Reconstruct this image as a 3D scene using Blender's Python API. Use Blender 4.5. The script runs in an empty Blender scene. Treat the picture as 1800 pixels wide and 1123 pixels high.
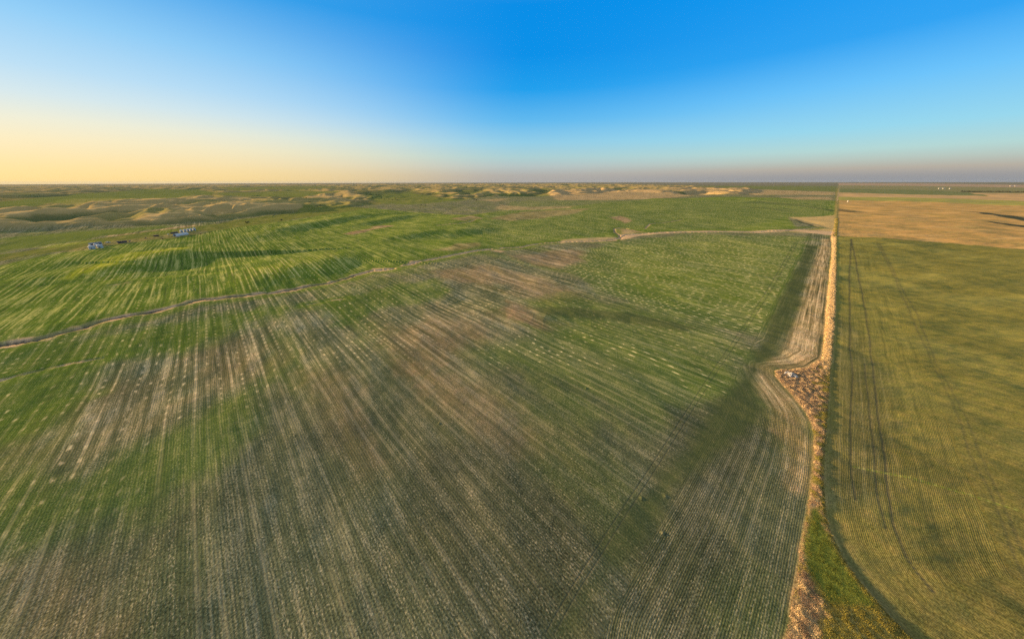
import bpy, bmesh, math, random
import numpy as np
from mathutils import Vector, Matrix, Quaternion
random.seed(4); RNG = np.random.default_rng(11)
C = bpy.context.scene.collection
# ------------------------------------------------------------------ terrain functions
#BEGIN_TERRAIN
AL = math.radians(45.6)                       # bearing of the fence line
DF = (math.sin(AL), math.cos(AL))             # along the fence, away from us
DR = (-math.cos(AL), math.sin(AL))            # along the seed rows, away to the left
def _hash(ix, iy, s):
    n = (ix.astype(np.int64) * 374761393 + iy.astype(np.int64) * 668265263 + s * 1274126177) & 0xFFFFFFFF
    n = ((n ^ (n >> 13)) * 1274126177) & 0xFFFFFFFF
    n = ((n ^ (n >> 16)) * 2246822519) & 0xFFFFFFFF
    return ((n ^ (n >> 15)) & 0xFFFF).astype(np.float64) / 65535.0
def vnoise(x, y, s=0):
    """smooth gradient noise, about -1..1"""
    x0 = np.floor(x); y0 = np.floor(y); fx = x - x0; fy = y - y0
    ux = fx * fx * fx * (fx * (fx * 6 - 15) + 10); uy = fy * fy * fy * (fy * (fy * 6 - 15) + 10)
    def g(dx, dy):
        a = _hash(x0 + dx, y0 + dy, s) * 2 * math.pi
        return np.cos(a) * (fx - dx) + np.sin(a) * (fy - dy)
    a = g(0, 0); b = g(1, 0); c = g(0, 1); d = g(1, 1)
    return 1.5 * ((a + (b - a) * ux) * (1 - uy) + (c + (d - c) * ux) * uy)
def fbm(x, y, o=4, s=0):
    t = np.zeros_like(x); a = 1.0
    for k in range(o):
        t += a * vnoise(x, y, s + k * 17); x = x * 2.03 + 3.1; y = y * 2.03 - 7.7; a *= 0.5
    return t
def sstep(a, b, x):
    t = np.clip((x - a) / (b - a), 0, 1); return t * t * (3 - 2 * t)
def roll_height(x, y):
    """the gentle swell of the fields"""
    r = np.hypot(x, y)
    return sstep(60, 500, r) * (3.2 * fbm(x / 420.0, y / 420.0, 2, 5)) + sstep(40, 200, r) * 0.9 * vnoise(x / 95.0, y / 95.0, 9)
#END_TERRAIN

# ------------------------------------------------------------------ the plan of the place, in metres (camera mast stands at 0,0)
VERGE=[[115172.1,112305.9],[1975.0,1892.9],[772.3,714.2],[648.5,599.2],[513.1,463.0],[365.1,317.8],[278.3,233.6],[223.9,180.5],[194.2,151.6],[177.2,142.8],[165.1,140.7],[159.1,140.7],[154.4,139.0],[150.5,133.6],[147.3,124.5],[145.7,116.7],[142.0,107.2],[138.4,99.8],[132.0,91.5],[122.6,81.3],[109.9,69.1],[102.8,62.8],[93.0,53.7],[84.7,46.0],[77.5,39.4],[70.9,33.6],[66.0,29.3],[50.7,15.4],[112.8,15.3],[97.4,29.2],[96.5,33.4],[96.5,39.4],[97.8,46.3],[101.2,53.7],[106.6,60.9],[114.1,69.1],[132.6,87.0],[154.0,107.3],[181.9,134.2],[221.8,172.3],[285.8,233.5],[395.6,340.0],[521.5,463.2],[647.6,586.9],[779.0,714.7],[1988.9,1887.9],[115291.4,111354.3]]
GREENWEDGE=[[101.4,60.3],[103.7,60.3],[99.4,53.4],[96.6,46.3],[94.9,39.6],[94.6,35.6],[89.3,35.6],[83.7,36.3],[84.0,40.6],[85.9,45.3],[92.2,52.1]]
DEADWEEDS=[[83.2,43.2],[83.5,41.2],[81.9,36.4],[74.2,29.3],[65.3,18.7],[56.9,18.7],[71.9,33.6]]
STRAWSTRIP=[[637.3,587.8],[513.1,463.0],[364.5,317.8],[277.8,233.6],[223.9,180.5],[188.6,145.5],[179.7,134.3],[193.0,145.4],[229.6,180.5],[285.3,233.5],[394.2,340.0],[518.7,463.1],[645.6,587.1]]
CREEKS=[
  {'n':'main','w':2.2,'d':2.0,'pts':[[-357.3,161.7],[-343.5,167.0],[-329.4,172.7],[-327.0,185.0],[-322.5,200.7],[-315.3,211.0],[-303.5,218.8],[-296.0,229.5],[-293.1,241.3],[-285.8,249.7],[-261.9,258.8],[-238.7,271.3],[-224.9,293.3],[-214.8,301.5],[-205.9,307.7],[-200.5,327.2],[-194.7,349.4],[-184.2,365.5],[-168.8,367.5],[-156.3,370.0]]},
  {'n':'east','w':2.6,'d':1.6,'pts':[[-144.2,387.3],[-131.5,399.7],[-114.1,409.9],[-93.2,428.0],[-74.9,447.6],[-54.7,465.4],[-35.3,475.9]]},
  {'n':'east','w':1.8,'d':1.2,'pts':[[-18.8,485.8],[14.8,494.6],[46.2,523.2],[89.4,538.9],[137.2,541.9],[176.5,550.1],[204.6,570.2],[239.2,620.3],[282.5,638.6],[346.6,644.8],[419.1,641.8],[500.7,652.1],[573.7,665.2],[617.6,665.0],[653.0,683.2],[731.3,710.1]]},
  {'n':'east','w':1.6,'d':1.4,'pts':[[214.8,577.1],[225.1,620.8],[228.4,656.9],[242.8,705.8],[263.4,718.7],[275.8,703.9]]},
  {'n':'east','w':1.2,'d':0.8,'pts':[[312.2,698.2],[359.9,783.5],[422.1,825.6],[498.7,881.5]]},
  {'n':'east','w':1.8,'d':1.0,'pts':[[-185.9,755.0],[-148.3,785.7],[-117.6,834.6],[-107.4,883.5]]},
  {'n':'faint','w':1.0,'d':0.5,'pts':[[-285.2,130.0],[-279.9,136.9],[-274.1,144.4],[-264.7,150.0],[-257.7,152.8]]},
  {'n':'faint','w':0.9,'d':0.4,'pts':[[-185.4,240.9],[-173.0,250.6],[-160.1,256.4]]},
  {'n':'faint','w':0.9,'d':0.4,'pts':[[-427.0,289.5],[-423.3,301.3],[-416.8,311.7]]},
]
SCARPS=[
  {'h':2.6,'w':8,'pts':[[19.7,227.5],[48.2,221.6],[76.4,219.5],[98.5,214.6],[116.9,203.8],[134.7,195.3],[147.2,190.8]]},
  {'h':1.8,'w':9,'pts':[[-49.7,279.7],[-37.3,273.0],[-25.0,262.9],[-11.6,248.5]]},
  {'h':1.4,'w':9,'pts':[[29.9,231.2],[49.2,227.6],[67.5,221.8]]},
  {'h':14,'w':48,'pts':[[-487.3,294.1],[-494.0,317.0],[-508.9,345.9],[-522.0,376.4],[-542.8,420.5],[-553.3,460.7],[-547.5,490.3]]},
  {'h':3.5,'w':26,'pts':[[-573.0,308.9],[-618.6,365.2],[-620.3,398.5],[-597.9,418.2]]},
  {'h':10,'w':48,'pts':[[-520.4,512.6],[-553.1,625.2],[-569.3,749.3],[-551.9,861.8],[-502.9,1036.3],[-400.0,1199.1]]},
  {'h':9,'w':40,'pts':[[-303.7,293.1],[-292.8,317.4],[-282.7,369.3],[-273.2,430.5],[-258.3,469.3]]},
  {'h':9,'w':42,'pts':[[-444.7,756.0],[-420.3,859.0],[-382.1,973.6],[-328.1,1103.2]]},
  {'h':9,'w':42,'pts':[[-179.3,581.3],[-142.2,678.3],[-80.5,707.8],[-42.1,746.8]]},
  {'h':6,'w':30,'pts':[[-269.2,580.4],[-216.4,626.7],[-157.9,691.0]]},
  {'h':5,'w':32,'pts':[[1268.0,1197.0],[1423.2,1545.1],[1434.2,1776.3],[1165.9,1624.0]]},
  {'h':3,'w':26,'pts':[[1047.1,1123.3],[1120.7,1344.3],[1047.0,1415.1]]},
  {'h':1.5,'w':8,'pts':[[721.5,675.8],[750.2,729.7],[785.3,814.0],[844.1,919.6]]},
  {'h':3,'w':26,'pts':[[1386.8,744.1],[1485.1,875.6],[1590.6,1012.1],[1653.5,1123.4]]},
  {'h':2,'w':16,'pts':[[1190.9,632.7],[1241.7,724.1],[1247.0,754.4],[1266.9,801.8]]},
  {'h':1.8,'w':7,'pts':[[225.6,172.3],[242.2,167.5],[258.1,158.7],[281.6,149.3],[306.9,143.2]]},
  {'h':1.3,'w':9,'pts':[[445.0,317.7],[477.6,303.4],[491.6,279.6],[503.3,258.5]]},
  {'h':1.5,'w':10,'pts':[[340.5,224.0],[360.8,210.6],[372.6,200.0],[386.5,177.3],[394.8,160.6]]},
  {'h':2.2,'w':12,'pts':[[1240.9,1063.2],[1263.3,1130.2],[1315.6,1243.9]]},
  {'h':2.5,'w':22,'pts':[[125.9,2266.1],[392.4,2380.3],[612.9,2089.6]]},
]
RIDGES=[
  {'h':22,'w':150,'pts':[[-1812.6,987.1],[-1781.3,1059.6],[-1729.8,1105.1],[-1726.6,1208.1],[-1650.8,1273.5],[-1581.1,1315.7],[-1456.1,1358.9]]},
  {'h':14,'w':70,'pts':[[-1189.6,645.7],[-1242.2,725.2],[-1312.3,797.0],[-1386.0,874.8]]},
  {'h':14,'w':65,'pts':[[-1097.2,824.3],[-1145.4,903.1],[-1230.3,1013.0],[-1312.0,1157.7],[-1366.1,1318.3]]},
  {'h':9,'w':60,'pts':[[-1337.9,965.4],[-1366.9,1046.9],[-1465.8,1145.9]]},
  {'h':10,'w':55,'pts':[[-1076.7,996.1],[-1138.0,1101.9],[-1291.8,1221.8]]},
  {'h':10,'w':50,'pts':[[-1025.0,965.1],[-1063.2,1051.6],[-1073.8,1109.6]]},
  {'h':18,'w':110,'pts':[[-1485.2,1382.4],[-1702.1,1685.9],[-1921.8,2044.2],[-1993.6,2329.1]]},
  {'h':20,'w':120,'pts':[[-1466.6,1580.8],[-1656.6,1927.7],[-1694.6,2160.6],[-1552.1,2127.3]]},
  {'h':14,'w':80,'pts':[[-1284.6,1336.1],[-1148.8,1239.7],[-1040.4,1167.6]]},
  {'h':22,'w':110,'pts':[[-967.6,1502.6],[-1060.7,1754.0],[-1285.5,2041.5],[-1295.5,2373.8],[-976.3,2235.0]]},
  {'h':14,'w':80,'pts':[[-1041.9,1278.7],[-1198.5,1631.0],[-1244.8,1891.3]]},
  {'h':12,'w':70,'pts':[[-991.0,1134.8],[-995.3,1192.3]]},
  {'h':14,'w':70,'pts':[[-842.2,1147.7],[-888.2,1262.1]]},
]
UPPERFIELD=[[-865.9,220.2],[-349.2,170.6],[-328.2,185.8],[-309.0,215.5],[-296.0,229.5],[-261.9,258.8],[-224.9,293.3],[-200.5,327.2],[-184.2,365.5],[-156.3,370.0],[-140.5,390.3],[-93.9,431.7],[-35.6,480.1],[41.1,523.0],[176.5,550.1],[241.9,627.7],[372.0,645.8],[500.7,652.1],[653.0,683.2],[839.1,919.8],[1037.8,979.7],[1849.0,1766.4],[1789.9,1955.5],[1626.4,2226.2],[899.2,1963.8],[266.7,1437.9],[-147.7,992.2],[-630.9,1313.0],[-644.6,901.9],[-682.1,715.9],[-680.7,658.2],[-692.2,540.4],[-700.0,449.3],[-663.9,365.8],[-865.9,220.2]]
FARMSTRIP=[[-732.6,267.5],[-713.5,396.9],[-715.4,430.1],[-711.2,457.3],[-692.0,469.9],[-689.7,497.2],[-682.7,541.1],[-663.5,592.9],[-680.7,658.2],[-677.4,726.1],[-660.2,811.7],[-656.4,945.7],[-616.4,1104.4],[-604.3,1307.9],[-802.3,1451.4],[-838.5,1257.8],[-808.1,1030.5],[-820.4,909.5],[-782.6,764.3],[-805.7,705.3],[-799.9,632.4],[-810.0,583.1],[-789.7,505.7],[-773.8,456.7],[-818.4,304.3]]
HILLS=[[-2780.3,601.1],[-1163.8,676.1],[-1124.0,710.3],[-1061.8,744.9],[-950.2,746.8],[-899.5,792.0],[-863.2,881.9],[-840.8,999.2],[-780.3,1103.5],[-750.2,1353.8],[-653.3,1617.3],[-468.3,1595.2],[-200.4,2218.5],[219.8,2389.9],[542.9,2703.6],[1256.3,3460.3],[1484.9,2546.2],[1969.6,2513.8],[3823.6,4925.9],[3882.5,8631.4],[2608.3,14481.5],[-5519.6,15446.5],[-14315.3,13324.0],[-22580.0,14008.6],[-84132.9,19586.1]]
MOUNDS=[[45.3,63.6],[54.1,64.6],[47.5,52.7],[39.6,123.0],[-33.6,98.6]]
PATCHES=[
  {'c':'gullyshade','a':0.95,'s':2.5,'pts':[[1611.5,1079.7],[1634.9,1061.3],[1609.8,1018.6],[1577.9,961.5],[1534.9,906.8],[1474.0,820.5],[1344.9,744.4],[1402.6,824.2],[1459.4,885.3],[1520.9,959.7],[1568.7,1016.6]]},
  {'c':'gullyshade','a':0.95,'s':2.5,'pts':[[1289.2,821.8],[1283.0,797.3],[1282.1,772.4],[1278.3,747.1],[1267.3,698.6],[1166.3,639.7],[1219.9,710.5],[1232.8,740.6],[1248.0,774.2]]},
  {'c':'gullyshade','a':0.7,'s':3,'pts':[[1135.6,1580.5],[1364.6,1686.9],[1374.2,1489.5],[1223.9,1162.2],[1171.6,1110.3],[1270.9,1373.8],[1269.4,1565.3]]},
  {'c':'gullyshade','a':0.6,'s':3,'pts':[[1025.3,1384.7],[1095.4,1313.0],[1030.3,1104.4],[1001.0,1071.3],[1026.4,1227.3],[984.2,1327.1]]},
  {'c':'gullyshade','a':0.85,'s':2.5,'pts':[[844.1,919.6],[790.3,819.6],[754.9,734.6],[728.4,680.1],[705.0,659.2],[725.6,711.3],[759.9,789.5]]},
  {'c':'gullyshade','a':0.7,'s':3,'pts':[[1288.7,1212.7],[1251.5,1119.2],[1238.3,1062.6],[1180.9,1054.0],[1207.2,1132.9]]},
  {'c':'dark','a':0.35,'s':6,'pts':[[263.5,209.9],[247.5,172.2],[191.8,114.8],[146.5,69.1],[114.6,59.0],[109.7,62.8],[195.0,145.3]]},
  {'c':'darksoil_shade','a':0.35,'s':4,'pts':[[105.0,59.0],[99.8,45.3],[98.6,35.8],[99.1,29.2],[90.8,29.2],[97.2,46.0]]},  # shade beside the weedy wedge, painted into the ground
  {'c':'lush','a':0.85,'s':25,'pts':[[-1018.5,585.8],[-988.8,690.9],[-867.3,762.4],[-805.7,705.3],[-829.8,572.5],[-800.0,450.4]]},
  {'c':'tan','a':0.3,'s':8,'pts':[[-700.0,449.3],[-733.0,500.7],[-737.6,543.4],[-721.5,626.3],[-711.1,689.9],[-667.4,644.3],[-689.6,547.2],[-689.7,497.2],[-680.5,461.3]]},
  {'c':'red','a':0.55,'s':18,'pts':[[-96.1,351.3],[-38.7,387.1],[40.1,324.9],[61.0,262.4],[31.7,247.2],[-12.0,289.2],[-61.9,298.6]]},
  {'c':'red','a':0.42,'s':16,'pts':[[-93.0,199.8],[-71.2,236.5],[-18.8,215.3],[-0.0,192.8],[-26.0,159.3],[-45.7,134.7],[-87.3,174.2]]},
  {'c':'red','a':0.8,'s':7,'pts':[[-5.3,248.2],[29.3,225.0],[44.9,203.3],[26.3,197.4],[0.0,216.1]]},
  {'c':'red','a':0.35,'s':14,'pts':[[-60.5,140.1],[-33.7,140.3],[-11.7,115.3],[-0.1,87.0],[-20.7,96.4],[-46.8,115.6]]},
  {'c':'red','a':0.6,'s':10,'pts':[[0.2,429.8],[94.3,478.4],[138.6,435.6],[101.0,355.1],[46.6,384.9]]},
  {'c':'red','a':0.18,'s':14,'pts':[[-229.5,121.0],[-226.8,133.2],[-215.3,137.2],[-203.4,144.7],[-156.5,100.5],[-159.8,87.5],[-171.7,81.9],[-195.1,82.0],[-196.5,74.2],[-213.8,84.9],[-213.1,97.3]]},
  {'c':'red','a':0.3,'s':12,'pts':[[-205.7,153.8],[-193.6,182.7],[-160.1,160.2],[-144.5,120.4],[-167.7,116.5]]},
  {'c':'red','a':0.3,'s':12,'pts':[[-117.4,134.7],[-100.7,140.1],[-63.6,100.1],[-44.5,76.4],[-56.7,74.0],[-80.9,93.4]]},
  {'c':'grey','a':0.4,'s':18,'pts':[[-145.8,49.3],[-143.7,59.3],[-119.2,63.2],[-70.1,67.2],[-37.1,55.6],[-5.2,22.6],[-126.4,22.8],[-163.3,43.5]]},
  {'c':'grey','a':0.45,'s':14,'pts':[[-130.6,87.3],[-111.1,107.5],[-71.0,84.4],[-38.4,59.2],[-60.1,50.7],[-95.9,59.3]]},
  {'c':'red','a':0.2,'s':6,'pts':[[-147.1,43.6],[-135.5,49.3],[-114.5,43.5],[-96.9,29.5],[-119.1,26.1]]},
  {'c':'lush','a':0.85,'s':14,'pts':[[-351.3,149.9],[-303.9,179.8],[-272.3,207.3],[-219.5,245.4],[-174.4,239.7],[-204.7,191.0],[-221.5,158.7],[-246.2,143.6],[-223.6,108.3],[-223.5,90.9],[-232.9,82.3]]},
  {'c':'lush','a':0.6,'s':12,'pts':[[-157.3,69.4],[-158.7,84.6],[-146.7,93.6],[-146.6,116.0],[-139.9,130.0],[-116.5,100.1],[-115.8,79.1],[-120.8,59.3],[-127.1,50.8],[-149.3,54.0],[-166.5,49.2],[-201.6,69.6]]},
  {'c':'dark','a':0.5,'s':10,'pts':[[-128.6,115.7],[-114.0,119.9],[-75.9,93.4],[-80.5,84.4],[-106.2,93.5]]},
  {'c':'dark','a':0.6,'s':9,'pts':[[-50.6,93.3],[-0.1,81.3],[34.5,49.0],[21.9,29.3],[-7.1,29.4],[-24.4,49.1]]},
  {'c':'lush','a':0.6,'s':12,'pts':[[10.6,247.7],[56.0,265.4],[105.9,248.3],[158.7,205.6],[170.3,173.7],[122.6,119.5],[101.6,114.9],[79.5,145.7],[55.5,174.0],[18.5,210.4]]},
  {'c':'lush','a':0.7,'s':10,'pts':[[-128.0,294.1],[-91.0,316.5],[-58.8,281.1],[-85.1,249.7],[-111.7,236.0],[-133.8,201.6],[-170.6,233.4]]},
  {'c':'beads','a':0.6,'s':14,'pts':[[1.5,1758.5],[851.0,1855.7],[1855.8,1805.9],[1045.5,996.5],[845.3,937.1],[536.8,702.0],[288.1,684.2],[112.5,579.9],[-20.0,522.0],[-110.2,726.8]]},
  {'c':'beads','a':0.9,'s':10,'pts':[[190.6,544.1],[357.2,618.1],[593.2,590.3],[471.8,460.2],[223.1,209.6],[174.2,173.6],[138.6,210.6],[89.1,263.4],[74.9,369.8],[129.9,470.3]]},
  {'c':'beads','a':0.6,'s':16,'pts':[[-29.7,159.3],[16.7,186.4],[65.8,182.2],[117.6,145.7],[113.5,119.4],[67.2,86.7],[40.6,114.9]]},
  {'c':'lush','a':0.5,'s':8,'pts':[[149.9,370.4],[277.9,340.5],[232.7,247.8],[151.8,235.0],[105.8,280.4]]},
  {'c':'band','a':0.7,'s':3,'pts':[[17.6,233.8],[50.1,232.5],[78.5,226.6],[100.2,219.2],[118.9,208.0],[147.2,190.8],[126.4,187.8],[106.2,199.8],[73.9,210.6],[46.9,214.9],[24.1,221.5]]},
  {'c':'yellow','a':0.3,'s':20,'pts':[[183.4,521.7],[544.9,562.1],[375.3,363.7],[198.3,210.1],[156.0,263.5],[119.7,369.8]]},
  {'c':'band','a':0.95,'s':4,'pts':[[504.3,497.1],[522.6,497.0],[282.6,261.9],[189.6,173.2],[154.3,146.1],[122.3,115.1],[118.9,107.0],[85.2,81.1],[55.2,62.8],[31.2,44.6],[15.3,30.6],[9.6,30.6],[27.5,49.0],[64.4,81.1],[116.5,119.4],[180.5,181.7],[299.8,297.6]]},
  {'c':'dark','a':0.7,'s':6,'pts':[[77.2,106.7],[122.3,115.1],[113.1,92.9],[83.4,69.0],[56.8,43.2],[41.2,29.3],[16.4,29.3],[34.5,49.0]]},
  {'c':'tan','a':0.75,'s':4,'pts':[[595.1,563.1],[614.4,563.8],[254.2,209.8],[188.3,145.5],[173.1,145.8],[175.4,158.7],[254.4,233.8],[386.5,363.9]]},
  {'c':'tan','a':0.6,'s':5,'pts':[[142.1,146.0],[165.6,153.5],[197.3,154.8],[182.7,139.7],[158.0,140.2],[149.5,132.0],[146.0,115.4],[137.3,99.8],[121.9,81.3],[106.6,66.9],[101.4,66.9],[117.9,86.9],[127.3,107.1],[132.3,124.3]]},
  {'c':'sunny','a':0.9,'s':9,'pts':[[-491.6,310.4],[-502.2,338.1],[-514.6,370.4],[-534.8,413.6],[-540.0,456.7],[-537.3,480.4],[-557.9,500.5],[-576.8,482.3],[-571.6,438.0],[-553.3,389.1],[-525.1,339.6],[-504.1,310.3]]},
  {'c':'yellow','a':0.5,'s':14,'pts':[[-482.6,333.5],[-520.8,388.1],[-554.2,469.9],[-518.1,470.6],[-501.1,420.5],[-470.4,351.8],[-434.5,295.5]]},
  {'c':'yellow','a':0.7,'s':20,'pts':[[-330.0,337.7],[-312.0,412.3],[-277.5,470.5],[-220.7,364.6],[-256.3,312.0],[-284.4,292.0]]},
  {'c':'yellow','a':0.8,'s':12,'pts':[[-577.6,640.1],[-588.3,819.1],[-546.2,972.1],[-504.9,865.5],[-551.1,723.6],[-520.4,585.3]]},
  {'c':'red','a':0.85,'s':6,'pts':[[-379.8,660.6],[-358.1,723.6],[-326.7,755.3],[-319.4,805.2],[-307.2,772.5],[-333.1,698.3],[-347.5,646.4]]},
  {'c':'red','a':0.9,'s':4,'pts':[[-364.1,775.1],[-351.2,816.0],[-309.0,793.4],[-310.9,763.0],[-344.7,757.1]]},
  {'c':'red','a':0.5,'s':8,'pts':[[-127.5,463.7],[-90.1,515.5],[-51.1,528.9],[-57.3,490.3],[-97.7,451.1]]},
  {'c':'red','a':0.8,'s':5,'pts':[[297.9,926.2],[340.6,954.5],[351.5,897.2],[316.6,811.4],[300.5,800.5],[305.0,873.6]]},
  {'c':'red','a':0.5,'s':8,'pts':[[-67.0,899.6],[0.8,1041.4],[133.0,1184.2],[331.8,1275.1],[185.2,986.3],[0.6,865.8]]},
  {'c':'red','a':0.6,'s':5,'pts':[[-185.8,902.1],[-127.0,975.0],[-85.0,912.1],[-109.9,835.7]]},
  {'c':'tan','a':0.6,'s':8,'pts':[[-204.6,1875.9],[-73.7,2065.2],[1.7,2010.1],[-93.2,1718.1]]},
  {'c':'tan','a':0.6,'s':10,'pts':[[-54.5,1513.0],[76.9,1365.9],[292.7,1435.0],[243.4,1308.4],[44.2,1165.3],[-67.6,1232.6]]},
  {'c':'straw','a':0.8,'s':2.5,'pts':[[-182.9,362.6],[-185.7,377.4],[-171.2,373.5],[-156.3,370.0],[-165.3,358.9]]},
  {'c':'straw','a':0.8,'s':2.5,'pts':[[-144.2,387.3],[-142.9,403.0],[-130.1,402.9],[-135.7,387.3]]},
  {'c':'tan','a':0.9,'s':4,'pts':[[242.8,705.8],[279.1,713.0],[279.7,669.3],[299.6,635.8],[231.3,598.3],[210.2,570.3],[229.9,642.6]]},
  {'c':'straw','a':0.85,'s':2.5,'pts':[[230.0,628.1],[378.5,658.0],[513.4,669.5],[651.4,681.3],[708.1,651.0],[649.2,592.9],[625.6,652.6],[493.8,642.6],[368.0,638.4],[273.7,617.3],[201.2,544.2]]},
  {'c':'straw','a':0.6,'s':2.5,'pts':[[93.0,562.9],[183.0,591.0],[211.6,591.2],[195.9,544.1],[134.5,530.6],[87.7,527.7]]},
  {'c':'straw','a':0.7,'s':3,'pts':[[-27.8,476.6],[-34.2,459.5],[-17.6,452.5],[-8.9,465.0]]},
  {'c':'tangrass','a':0.97,'s':4,'pts':[[851.8,936.4],[958.7,945.4],[1056.2,994.3],[658.3,598.6],[642.9,618.6],[594.1,644.8],[661.2,692.3],[731.3,710.1]]},
  {'c':'olive','a':0.9,'s':20,'pts':[[-2668.3,1197.7],[-3008.7,1824.6],[-3940.7,2746.0],[-4795.2,3791.5],[-5895.2,5114.1],[-4595.0,4634.8],[-2937.6,3119.2],[-2231.3,2146.1],[-2617.2,2174.1],[-2991.0,2128.1],[-2411.2,1620.6],[-2125.5,1274.6],[-2096.5,931.2]]},
  {'c':'yellow','a':0.5,'s':15,'pts':[[-2929.4,2003.1],[-3067.1,2184.0],[-2398.8,2193.6],[-2064.0,1864.4],[-1821.8,1443.1],[-1960.8,1378.6],[-2240.6,1501.2]]},
  {'c':'olive','a':0.8,'s':25,'pts':[[-2937.6,3119.2],[-2708.1,3947.8],[-1827.8,3370.5],[-1564.0,2387.7],[-1802.3,2148.0],[-2281.5,2458.4]]},
  {'c':'olive','a':0.8,'s':25,'pts':[[-1164.2,2463.6],[-1110.9,3417.2],[-609.2,2397.5],[-271.4,1862.9],[-496.9,1501.7],[-750.9,1706.8]]},
  {'c':'olive','a':0.7,'s':30,'pts':[[-6136.7,6567.4],[-5608.5,9203.3],[-2804.1,5571.0],[-2708.1,3947.8],[-3456.8,3988.9]]},
  {'c':'tan','a':0.8,'s':20,'pts':[[364.6,3326.6],[1211.9,4461.0],[1615.1,3563.1],[1577.5,2546.0],[899.2,1963.8],[541.6,1842.3],[268.9,1824.3]]},
  {'c':'tan','a':0.7,'s':30,'pts':[[2391.4,5092.6],[3340.6,4622.6],[3235.1,3138.2],[2528.6,2434.7],[1969.6,2513.8],[1558.5,2674.5]]},
  {'c':'tan','a':0.7,'s':20,'pts':[[1841.8,2144.0],[2277.2,2226.6],[1859.7,1806.5],[1676.4,1828.7]]},
  {'c':'olive','a':0.7,'s':30,'pts':[[4156.3,7696.3],[7269.2,7062.1],[3367.9,3258.0],[3340.6,4622.6]]},
  {'c':'olive','a':0.9,'s':12,'pts':[[-968.2,554.5],[-997.6,650.8],[-909.2,680.5],[-861.1,706.7],[-822.5,611.6],[-836.7,538.1],[-838.9,474.4]]},
  {'c':'tan','a':0.8,'s':8,'pts':[[-836.9,599.9],[-808.3,639.5],[-835.1,787.7],[-796.1,763.4],[-793.8,648.3],[-806.0,588.9]]},
  {'c':'yellow','a':0.7,'s':10,'pts':[[-823.1,501.2],[-800.4,527.5],[-753.9,556.4],[-753.5,516.0],[-766.7,476.6]]},
  {'c':'yellow','a':0.7,'s':8,'pts':[[-774.4,620.6],[-776.9,678.4],[-763.8,690.5],[-745.9,638.0]]},
]
RIGHTBANDS=[
  {'c':'stubble','pts':[[659.4,598.6],[720.2,562.7],[798.7,524.9],[837.8,473.1],[938.7,356.4],[2398.5,984.0],[2258.2,1356.2],[2211.6,1499.2],[2134.2,1658.8],[1908.0,1811.5]]},
  {'c':'bandgreen','pts':[[1908.0,1811.5],[2134.2,1658.8],[2211.6,1499.2],[2258.2,1356.2],[2398.5,984.0],[3244.3,1348.1],[2785.0,1683.3],[2773.1,1891.7],[2595.9,2028.0],[2331.6,2224.1]]},
  {'c':'bandtan','pts':[[2331.6,2224.1],[2595.9,2028.0],[2773.1,1891.7],[2785.0,1683.3],[3244.3,1348.1],[5180.7,2182.0],[4385.1,2679.7],[4074.6,2785.2],[3462.2,2258.1],[3483.5,2343.6],[3209.4,2517.1],[3180.0,3051.2]]},
  {'c':'bandgreen2','pts':[[3180.0,3051.2],[3209.4,2517.1],[3483.5,2343.6],[3454.5,2266.6],[4074.6,2785.2],[4490.0,3172.5],[4909.8,3876.4],[4856.8,4685.7]]},
  {'c':'bandgrey','pts':[[4856.8,4685.7],[4909.8,3876.4],[4490.0,3172.5],[4074.6,2785.2],[4385.1,2679.7],[5180.7,2182.0],[8402.8,3569.8],[8020.5,4939.6],[8506.4,6752.6],[8360.7,8100.5]]},
  {'c':'bandpink','pts':[[8360.7,8100.5],[8506.4,6752.6],[8020.5,4939.6],[8402.8,3569.8],[12933.0,5520.0],[13306.1,8226.7],[17125.9,13642.2],[17055.6,16575.8]]},
]
FENCELINE=[[1984.0,1889.9],[1427.2,1351.4],[1030.6,963.6],[818.7,757.6],[655.0,598.8]]
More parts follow.
